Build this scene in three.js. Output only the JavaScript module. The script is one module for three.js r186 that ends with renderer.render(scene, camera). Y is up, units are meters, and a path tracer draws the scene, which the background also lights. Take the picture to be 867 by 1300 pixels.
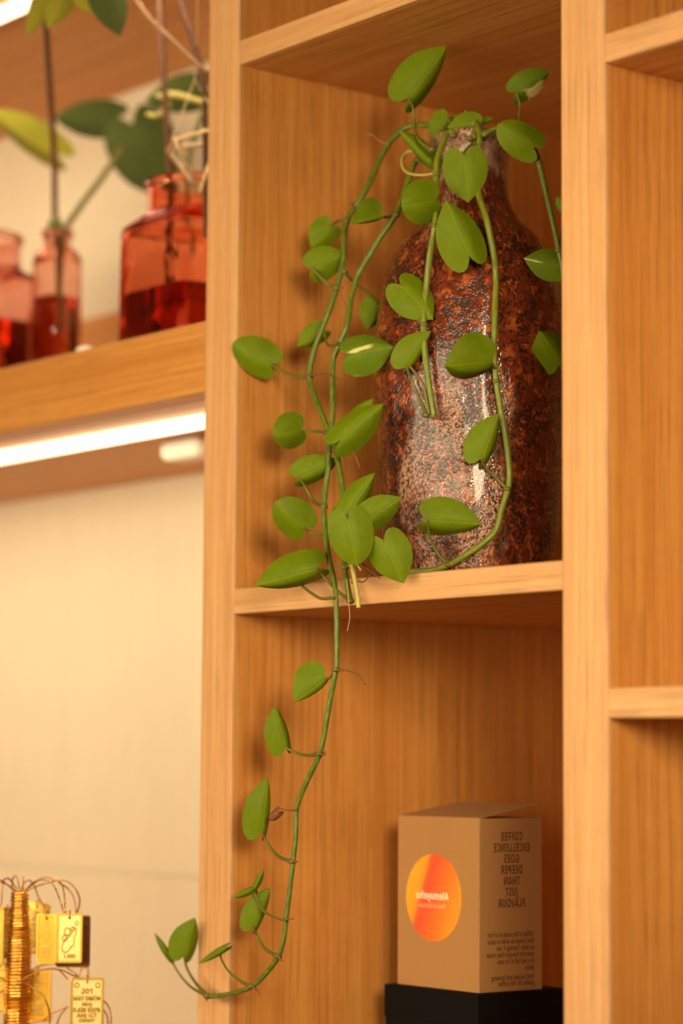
import * as THREE from 'three';
import { RoundedBoxGeometry } from 'three/addons/geometries/RoundedBoxGeometry.js';
import { mergeGeometries, mergeVertices } from 'three/addons/utils/BufferGeometryUtils.js';
import { RectAreaLightUniformsLib } from 'three/addons/lights/RectAreaLightUniformsLib.js';

// ------------------------------------------------------------------ camera, light, exposure
const scene = new THREE.Scene();
scene.background = new THREE.Color().setRGB(1.6, 1.28, 0.8);   // bright warm evening sky, seen only through the window
const renderer = new THREE.WebGLRenderer({ antialias: true });
renderer.toneMapping = THREE.LinearToneMapping;
renderer.toneMappingExposure = 1.24;
renderer.shadowMap.enabled = true;
RectAreaLightUniformsLib.init();

const YAW = THREE.MathUtils.degToRad(38.7225), TILT = THREE.MathUtils.degToRad(5.8857), ROLL = THREE.MathUtils.degToRad(0.3673);
const camera = new THREE.PerspectiveCamera(2 * Math.atan(650 / 3117.3) * 180 / Math.PI, 867 / 1300, 0.05, 40);
camera.position.set(1.32, 1.35, 1.1);
{
  const d = new THREE.Vector3(-Math.cos(YAW) * Math.cos(TILT), Math.sin(TILT), -Math.sin(YAW) * Math.cos(TILT));
  const r0 = new THREE.Vector3().crossVectors(d, new THREE.Vector3(0, 1, 0)).normalize(), u0 = new THREE.Vector3().crossVectors(r0, d);
  const r = r0.clone().multiplyScalar(Math.cos(ROLL)).addScaledVector(u0, Math.sin(ROLL));
  const u = u0.clone().multiplyScalar(Math.cos(ROLL)).addScaledVector(r0, -Math.sin(ROLL));
  camera.quaternion.setFromRotationMatrix(new THREE.Matrix4().makeBasis(r, u, d.clone().negate()));
}
camera.focus = 1.735;
camera.userData.fStop = 3.2;
scene.add(camera);

const LAMP_COLOR = new THREE.Color().setRGB(1.0, 0.80, 0.50);
const LED_COLOR = new THREE.Color().setRGB(1.0, 0.83, 0.54);
// unseen directional lamp, hung behind the viewer and aimed at the shelves
const SPOT = { at: [1.98, 1.80, 1.12], aim: [-0.04, 1.46, -0.05], candela: 9.5, angle: 17, lens: 0.27 };
const LED_POWER = 42;   // light per area of the strips' open face
const WIN = { x0: -0.80, x1: 1.45, y0: 1.24, y1: 1.80, z: 1.62 };   // the wide window opposite the shelves
{
  const L = new THREE.RectAreaLight(LAMP_COLOR, 6.3, WIN.x1 - WIN.x0, WIN.y1 - WIN.y0);
  L.name = 'window_light'; L.position.set((WIN.x0 + WIN.x1) / 2, (WIN.y0 + WIN.y1) / 2, WIN.z - 0.03); L.lookAt((WIN.x0 + WIN.x1) / 2, (WIN.y0 + WIN.y1) / 2, 0); scene.add(L);
}

// ------------------------------------------------------------------ helpers
let seed = 20240611;
const rnd = () => { seed = (seed * 1664525 + 1013904223) >>> 0; return seed / 4294967296; };
const V = (x, y, z) => (Array.isArray(x) ? new THREE.Vector3(...x) : new THREE.Vector3(x, y, z));
const used = {};
const numbered = (n) => { const k = used[n] = (used[n] ?? -1) + 1; return k ? `${n}_${String(k).padStart(3, '0')}` : n; };
function shade(o) { o.traverse((m) => { if (m.isMesh) { m.castShadow = true; m.receiveShadow = true; } }); return o; }
function tag(o, label, category, group, kind) {
  o.userData = { ...o.userData, label, category };
  if (group) o.userData.group = group;
  if (kind) o.userData.kind = kind;
  return o;
}
function mesh(name, geo, mat, parent = scene) {
  const m = new THREE.Mesh(geo, mat);
  m.name = parent === scene ? numbered(name) : name;
  m.castShadow = m.receiveShadow = true;
  parent.add(m);
  return m;
}
function thing(name, label, category, pos = [0, 0, 0], group, kind) {
  const g = new THREE.Group();
  g.name = numbered(name); g.position.set(...pos); scene.add(g);
  return tag(g, label, category, group, kind);
}
// clean a geometry so that it merges with others
function plain(g) {
  g = g.index ? g.toNonIndexed() : g.clone();
  for (const k of Object.keys(g.attributes)) if (!['position', 'normal', 'uv'].includes(k)) g.deleteAttribute(k);
  if (!g.attributes.uv) g.setAttribute('uv', new THREE.BufferAttribute(new Float32Array(g.attributes.position.count * 2), 2));
  return g;
}
const join = (list) => mergeGeometries(list.map(plain));

// periodic value noise
function lattice(n, s) { const a = new Float32Array(n * n); let h = s >>> 0; for (let i = 0; i < n * n; i++) { h = (h * 1664525 + 1013904223) >>> 0; a[i] = h / 4294967296; } return a; }
const LAT = lattice(256, 77), LATB = lattice(256, 991);
function vnoise(x, y, px = 256, py = 256, t = LAT) {
  const xi = Math.floor(x), yi = Math.floor(y); let fx = x - xi, fy = y - yi;
  fx = fx * fx * (3 - 2 * fx); fy = fy * fy * (3 - 2 * fy);
  const x0 = ((xi % px) + px) % px, x1 = (x0 + 1) % px, y0 = ((yi % py) + py) % py, y1 = (y0 + 1) % py;
  const a = t[y0 % 256 * 256 + x0 % 256], b = t[y0 % 256 * 256 + x1 % 256], c = t[y1 % 256 * 256 + x0 % 256], d = t[y1 % 256 * 256 + x1 % 256];
  return (a + (b - a) * fx) * (1 - fy) + (c + (d - c) * fx) * fy;
}
function fbm(x, y, px, py, o = 4, t = LAT) { let s = 0, a = 0.5, n = 0; for (let i = 0; i < o; i++) { s += a * vnoise(x, y, px, py, t); n += a; x *= 2; y *= 2; px *= 2; py *= 2; a *= 0.5; } return s / n; }
const clamp = (v, a = 0, b = 1) => Math.min(b, Math.max(a, v));
const smooth = (a, b, x) => { const t = clamp((x - a) / (b - a)); return t * t * (3 - 2 * t); };
function dataTex(w, h, fn, srgb) {
  const d = new Uint8Array(w * h * 4);
  for (let j = 0; j < h; j++) for (let i = 0; i < w; i++) {
    const c = fn(i / w, j / h, i, j), k = (j * w + i) * 4;
    for (let q = 0; q < 3; q++) d[k + q] = clamp(c[q]) * 255 + 0.5;
    d[k + 3] = 255;
  }
  const t = new THREE.DataTexture(d, w, h, THREE.RGBAFormat);
  t.wrapS = t.wrapT = THREE.RepeatWrapping; t.magFilter = THREE.LinearFilter; t.minFilter = THREE.LinearMipmapLinearFilter; t.generateMipmaps = true;
  if (srgb) t.colorSpace = THREE.SRGBColorSpace;
  t.needsUpdate = true;
  return t;
}
const toS = (c) => c.map((v) => (v <= 0.0031308 ? v * 12.92 : 1.055 * Math.pow(Math.max(v, 0), 1 / 2.4) - 0.055));   // linear to sRGB

// ------------------------------------------------------------------ materials
// oak: one tile is 0.40 m across the grain and 1.60 m along it
function oakField(u, v) {
  const warp = fbm(u * 6, v * 4, 6, 4, 3) * 1.2;
  const ring = fbm(u * 16 + warp * 2, v * 2 + 5, 16, 2, 3, LATB);
  const streak = fbm(u * 120, v * 7, 120, 7, 3), fine = vnoise(u * 250, v * 34, 250, 34, LATB), dash = vnoise(u * 190 + 3, v * 18, 190, 18);
  const t = 0.5 + (ring - 0.5) * 0.55 + (streak - 0.5) * 0.75 + (dash - 0.5) * 0.30 + (vnoise(u * 70, v * 220, 70, 220) - 0.5) * 0.12;
  const pore = smooth(0.62, 0.9, fine) * smooth(0.35, 0.65, ring + streak * 0.3);
  return [clamp(t), pore];
}
const oakTex = (a, b) => dataTex(1024, 1024, (u, v) => { const [t, p] = oakField(u, v); return toS(a.map((x, i) => (x + (b[i] - x) * t) * (1 - 0.2 * p))); }, true);
const oakBump = dataTex(1024, 1024, (u, v) => { const [t, p] = oakField(u, v), h = 0.6 + 0.3 * t - 0.5 * p; return [h, h, h]; });
const oak = new THREE.MeshStandardMaterial({ map: oakTex([0.47, 0.168, 0.026], [0.70, 0.332, 0.084]), bumpMap: oakBump, bumpScale: 0.0002, roughness: 0.5 });        // oak with the shade of the compartments mixed into its colour
const litOak = new THREE.MeshStandardMaterial({ map: oakTex([0.56, 0.268, 0.092], [0.74, 0.432, 0.205]), bumpMap: oakBump, bumpScale: 0.0002, roughness: 0.5 });   // same oak, paled: brighter light on the front edges painted in
const wallMap = dataTex(512, 512, (u, v) => {
  const n = fbm(u * 60, v * 2, 60, 2, 3), m = fbm(u * 40, v * 40, 40, 40, 3, LATB), t = 0.95 + 0.06 * (n - 0.5) + 0.05 * (m - 0.5);
  return toS([0.78 * t, 0.69 * t, 0.53 * t]);
}, true);
const cream = new THREE.MeshStandardMaterial({ map: wallMap, roughness: 0.75 });
const plaster = new THREE.MeshStandardMaterial({ color: new THREE.Color().setRGB(0.26, 0.17, 0.095), roughness: 0.9 });
const floorMat = new THREE.MeshStandardMaterial({ color: new THREE.Color().setRGB(0.16, 0.09, 0.045), roughness: 0.6 });
const whitePlastic = new THREE.MeshStandardMaterial({ color: new THREE.Color().setRGB(0.82, 0.78, 0.68), roughness: 0.45 });
const darkMetal = new THREE.MeshStandardMaterial({ color: new THREE.Color().setRGB(0.05, 0.045, 0.04), roughness: 0.5, metalness: 0.6 });

// a board with uv in metres, grain along one axis
function board(x0, x1, y0, y1, z0, z1, grain, bevel = 0.0012) {
  const w = x1 - x0, h = y1 - y0, d = z1 - z0;
  const g = new RoundedBoxGeometry(w, h, d, 1, bevel);
  g.translate((x0 + x1) / 2, (y0 + y1) / 2, (z0 + z1) / 2);
  return metreUV(g, grain);
}
function metreUV(g, grain = 'y') {
  const p = g.attributes.position, n = g.attributes.normal, uv = new Float32Array(p.count * 2), ou = rnd(), ov = rnd();
  for (let i = 0; i < p.count; i++) {
    const P = [p.getX(i), p.getY(i), p.getZ(i)], N = [n.getX(i), n.getY(i), n.getZ(i)].map(Math.abs);
    const k = N.indexOf(Math.max(...N)), gr = 'xyz'.indexOf(grain), rest = [0, 1, 2].filter((q) => q !== k);
    let along = rest.includes(gr) ? gr : rest[0], across = rest.find((q) => q !== along);
    uv[2 * i] = P[across] / 0.40 + ou; uv[2 * i + 1] = P[along] / 1.60 + ov;
  }
  g.setAttribute('uv', new THREE.BufferAttribute(uv, 2));
  return g;
}
// swept tube with a radius that changes along it
function sweep(points, radius, seg = 8, sides = 8, caps = true) {
  const pts = points.map((p) => V(p));
  const curve = new THREE.CatmullRomCurve3(pts, false, 'centripetal');
  const n = Math.max(2, Math.round((pts.length - 1) * seg)), fr = curve.computeFrenetFrames(n, false);
  const pos = [], uv = [], idx = [], R = typeof radius === 'function' ? radius : () => radius, L = curve.getLength();
  for (let i = 0; i <= n; i++) {
    const t = i / n, c = curve.getPointAt(t), r = R(t);
    for (let j = 0; j <= sides; j++) {
      const a = j / sides * Math.PI * 2, q = c.clone().addScaledVector(fr.normals[i], Math.cos(a) * r).addScaledVector(fr.binormals[i], Math.sin(a) * r);
      pos.push(q.x, q.y, q.z); uv.push(j / sides, t * L * 20);
    }
  }
  for (let i = 0; i < n; i++) for (let j = 0; j < sides; j++) { const a = i * (sides + 1) + j, b = a + sides + 1; idx.push(a, b, a + 1, b, b + 1, a + 1); }
  if (caps) for (const [i, s] of [[0, 1], [n, -1]]) {
    const c = curve.getPointAt(i / n), k = pos.length / 3; pos.push(c.x, c.y, c.z); uv.push(0.5, 0);
    for (let j = 0; j < sides; j++) { const a = i * (sides + 1) + j; s > 0 ? idx.push(k, a, a + 1) : idx.push(k, a + 1, a); }
  }
  const g = new THREE.BufferGeometry();
  g.setAttribute('position', new THREE.Float32BufferAttribute(pos, 3)); g.setAttribute('uv', new THREE.Float32BufferAttribute(uv, 2)); g.setIndex(idx);
  g.computeVertexNormals();
  return g;
}
function blob(p, r, sx = 1, sy = 1, sz = 1, det = 8) { const g = new THREE.SphereGeometry(r, det, Math.max(5, det - 2)); g.scale(sx, sy, sz); g.translate(...p); return g; }

// ------------------------------------------------------------------ the room
const struct = (o) => { o.userData.kind = 'structure'; return o; };
const ROOM = { x0: -2.1, x1: 2.75, z0: -0.31, z1: 1.6, y1: 2.62 };
struct(mesh('floor', new THREE.BoxGeometry(5.1, 0.1, 2.4).translate(0.325, -0.05, 0.60), floorMat));
struct(mesh('ceiling', new THREE.BoxGeometry(5.1, 0.1, 2.4).translate(0.325, ROOM.y1 + 0.05, 0.60), plaster));
struct(mesh('wall_left', new THREE.BoxGeometry(0.1, 2.62, 2.2).translate(-2.15, 1.31, 0.59), plaster));
struct(mesh('wall_right', new THREE.BoxGeometry(0.1, 2.62, 2.2).translate(2.8, 1.31, 0.59), plaster));
{
  const w = new THREE.Group(); w.name = 'wall_front'; scene.add(struct(w));
  const bx = (x0, x1, y0, y1) => mesh('wall_piece', new THREE.BoxGeometry(x1 - x0, y1 - y0, 0.1).translate((x0 + x1) / 2, (y0 + y1) / 2, 1.65), plaster, w);
  bx(-2.1, 2.75, 0, WIN.y0); bx(-2.1, 2.75, WIN.y1, 2.62); bx(-2.1, WIN.x0, WIN.y0, WIN.y1); bx(WIN.x1, 2.75, WIN.y0, WIN.y1);
  const f = new THREE.Group(); f.name = 'window_1'; scene.add(struct(f));
  const pane = new THREE.MeshPhysicalMaterial({ color: 0xffffff, transmission: 1, thickness: 0, roughness: 0.02 }), n = 3, step = (WIN.x1 - WIN.x0) / n;
  for (let k = 0; k < n; k++) mesh('window_pane', new THREE.BoxGeometry(step - 0.03, WIN.y1 - WIN.y0 - 0.03, 0.004).translate(WIN.x0 + step * (k + 0.5), (WIN.y0 + WIN.y1) / 2, 1.665), pane, f);
  for (let k = 0; k <= n; k++) mesh('window_frame', new THREE.BoxGeometry(0.03, WIN.y1 - WIN.y0, 0.04).translate(clamp(WIN.x0 + step * k, WIN.x0 + 0.015, WIN.x1 - 0.015), (WIN.y0 + WIN.y1) / 2, 1.665), darkMetal, f);
  for (const y of [WIN.y0 + 0.015, WIN.y1 - 0.015]) mesh('window_frame', new THREE.BoxGeometry(WIN.x1 - WIN.x0, 0.03, 0.04).translate((WIN.x0 + WIN.x1) / 2, y, 1.665), darkMetal, f);
}
{
  const w = new THREE.Group(); w.name = 'wall_back'; scene.add(struct(w));
  mesh('wall_core', new THREE.BoxGeometry(4.85, 2.62, 0.08).translate(0.325, 1.31, -0.472), plaster, w);
  mesh('lining', new THREE.BoxGeometry(1.8764, 2.62, 0.118).translate(-1.1618, 1.31, -0.3727), cream, w);
  const rows = [[0.0, 1.2385], [1.2395, 2.62]];            // smooth cream boards meeting in one level joint
  for (const [a, b] of rows) mesh('panel', board(-2.1, -0.2236, a, b, -0.3135, -0.31, 'y', 0.0007), cream, w);
}

// ------------------------------------------------------------------ oak shelving unit
const X1 = [-0.2233, -0.1828], X2 = [0.1760, 0.2162], TH = 0.0194, DEPTH = -0.43;
{
  const u = thing('shelving_unit', 'tall oak shelving unit with thick uprights and open square compartments', 'shelf', [0, 0, 0]);
  for (const [a, b] of [X1, X2, [0.5750, 0.6152], [0.9740, 1.0142]]) { const p = mesh('upright_panel', board(a, b, 0, 2.6, DEPTH, -0.0045, 'y', 0.0006), oak, u); mesh('lit_edge_strip', board(a, b, 0, 2.6, -0.0045, 0, 'y', 0.0012), litOak, p); }
  const bays = [[X1[1], X2[0], [0.2, 0.6290, 1.0557, 1.4827, 1.9096, 2.3365]], [X2[1], 0.5750, [0.13, 0.5546, 0.9770, 1.3997, 1.8220, 2.2446]], [0.6152, 0.9740, [0.2, 0.6290, 1.0557, 1.4827, 1.9096, 2.3365]]];
  for (const [a, b, tops] of bays) {
    for (const t of tops) { const p = mesh('shelf_board', board(a - 0.0002, b + 0.0002, t - TH, t, DEPTH + 0.012, -0.0050, 'x', 0.0005), oak, u); mesh('lit_edge_strip', board(a, b, t - TH, t, -0.0050, -0.0005, 'x', 0.0011), litOak, p); }
    mesh('back_panel', board(a - 0.002, b + 0.002, 0.02, 2.58, DEPTH, DEPTH + 0.012, 'y', 0.0008), oak, u);
  }
}
// ------------------------------------------------------------------ shelves of the pale bay, with light strips
const ledMat = new THREE.MeshStandardMaterial({ color: 0xffffff, emissive: LED_COLOR, emissiveIntensity: 2.4, roughness: 0.6 });
const aluMat = new THREE.MeshStandardMaterial({ color: new THREE.Color().setRGB(0.55, 0.5, 0.42), metalness: 0.7, roughness: 0.45 });
for (const [bottom, top, label, ledLabel] of [
  [1.638, 1.695, 'thick oak wall shelf carrying pink glass jars against the cream wall', 'glowing light strip under the oak shelf with the pink jars'],
  [2.056, 2.113, 'thick oak wall shelf above the pink jars and their cuttings', 'glowing light strip under the upper oak shelf above the cuttings']]) {
  const s = thing('wall_shelf', label, 'shelf', [0, 0, 0], 'oak wall shelves in the cream bay');
  mesh('shelf_board', board(-2.1, -0.2236, bottom, top, -0.3095, -0.0195, 'x', 0.001), oak, s);
  mesh('front_edge', board(-2.1, -0.2236, bottom, top, -0.0195, -0.001, 'x', 0.0015), oak, s);
  if (top < 2) mesh('back_rail', board(-2.1, -0.2236, top, top + 0.123, -0.3095, -0.293, 'x', 0.001), oak, s);
  const led = thing('led_strip', ledLabel, 'light strip', [0, 0, 0], 'light strips under the wall shelves');
  const x0 = -2.05, x1 = -0.225, zc = top < 2 ? -0.070 : -0.055;
  mesh('channel', board(x0, x1, bottom - 0.0100, bottom - 0.0002, zc - 0.0085, zc - 0.0066, 'x', 0.0005), aluMat, led);
  mesh('glowing_diffuser', board(x0, x1, bottom - 0.0112, bottom - 0.0004, zc - 0.0065, zc + 0.0065, 'x', 0.0035), ledMat, led);
  const L = new THREE.RectAreaLight(LED_COLOR, LED_POWER, x1 - x0, 0.013);
  L.name = 'led_light'; L.position.set((x0 + x1) / 2, bottom - 0.0118, zc); L.lookAt((x0 + x1) / 2, bottom - 1, zc - 0.35); scene.add(L);
}
{
  const c = thing('strip_connector', 'small white plastic connector under the lower oak wall shelf', 'connector', [-0.455, 1.638, -0.15]);
  mesh('housing', new RoundedBoxGeometry(0.058, 0.019, 0.03, 4, 0.008).translate(0, -0.0098, 0), whitePlastic, c);
  mesh('cable', sweep([[0.029, -0.009, 0], [0.06, -0.006, -0.02], [0.09, -0.004, -0.05], [0.12, -0.0035, -0.07], [0.229, -0.0035, -0.075]], 0.003, 8, 8), whitePlastic, c);
  const d = thing('strip_driver', 'rounded white plastic cable box under the wall shelf beside the oak upright', 'connector', [-0.475, 1.638, -0.215]);
  mesh('housing', new RoundedBoxGeometry(0.05, 0.028, 0.022, 4, 0.009).translate(0, -0.0142, 0), whitePlastic, d);
}
// ------------------------------------------------------------------ aimed lamp, unseen behind the viewer; dome widened to soften leaf shadows
{
  const p = thing('unseen_spot_lamp', 'unseen black dome lamp hung from the ceiling, widened to soften leaf shadows on the oak shelving', 'lamp', SPOT.at);
  const aim = V(SPOT.aim).sub(V(SPOT.at)).normalize(), q = new THREE.Quaternion().setFromUnitVectors(new THREE.Vector3(0, -1, 0), aim);
  const head = new THREE.LatheGeometry([[0, 0.20], [0.06, 0.20], [0.16, 0.15], [0.285, 0.0], [0.285, -0.012], [0.276, -0.012], [0.276, 0.004], [0, 0.004]].map((v) => new THREE.Vector2(...v)), 48).applyQuaternion(q);
  mesh('housing', head, darkMetal, p);
  const glow = new THREE.MeshStandardMaterial({ color: 0xffffff, emissive: LAMP_COLOR, emissiveIntensity: 6, roughness: 0.5 });
  mesh('glowing_lens', new THREE.CylinderGeometry(SPOT.lens, SPOT.lens, 0.003, 40).translate(0, 0.001, 0).applyQuaternion(q), glow, p);
  const back = V(0, 0.12, 0).applyQuaternion(q);
  mesh('rod', sweep([back.toArray(), [back.x, back.y + 0.12, back.z], [back.x, ROOM.y1 - SPOT.at[1], back.z]], 0.008, 6, 10), darkMetal, p);
  const l = new THREE.SpotLight(LAMP_COLOR, SPOT.candela, 0, THREE.MathUtils.degToRad(SPOT.angle), 1, 2);
  l.name = 'spot_light'; l.position.copy(V(SPOT.at)).addScaledVector(aim, 0.03); l.target.position.set(...SPOT.aim); l.castShadow = true; l.shadow.radius = SPOT.lens / 0.02; l.shadow.bias = -0.002;
  scene.add(l); scene.add(l.target);
}
// counter under the wire tree (below the frame)
{
  const c = thing('counter', 'oak counter running below the cream wall', 'counter', [0, 0, 0]);
  mesh('worktop', board(-2.06, -0.2240, 1.0, 1.03, -0.309, 0.34, 'x', 0.002), oak, c);
  for (let k = 0; k < 3; k++) { const a = -2.06 + k * 0.61; const d = mesh('door', board(a, a + 0.605, 0.08, 0.995, 0.29, 0.31, 'y', 0.002), oak, c); mesh('handle', board(a + 0.57, a + 0.585, 0.75, 0.90, 0.311, 0.325, 'y', 0.003), darkMetal, d); }
  mesh('plinth', board(-2.06, -0.2240, 0, 0.08, -0.309, 0.26, 'x', 0.002), oak, c);
}

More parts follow.
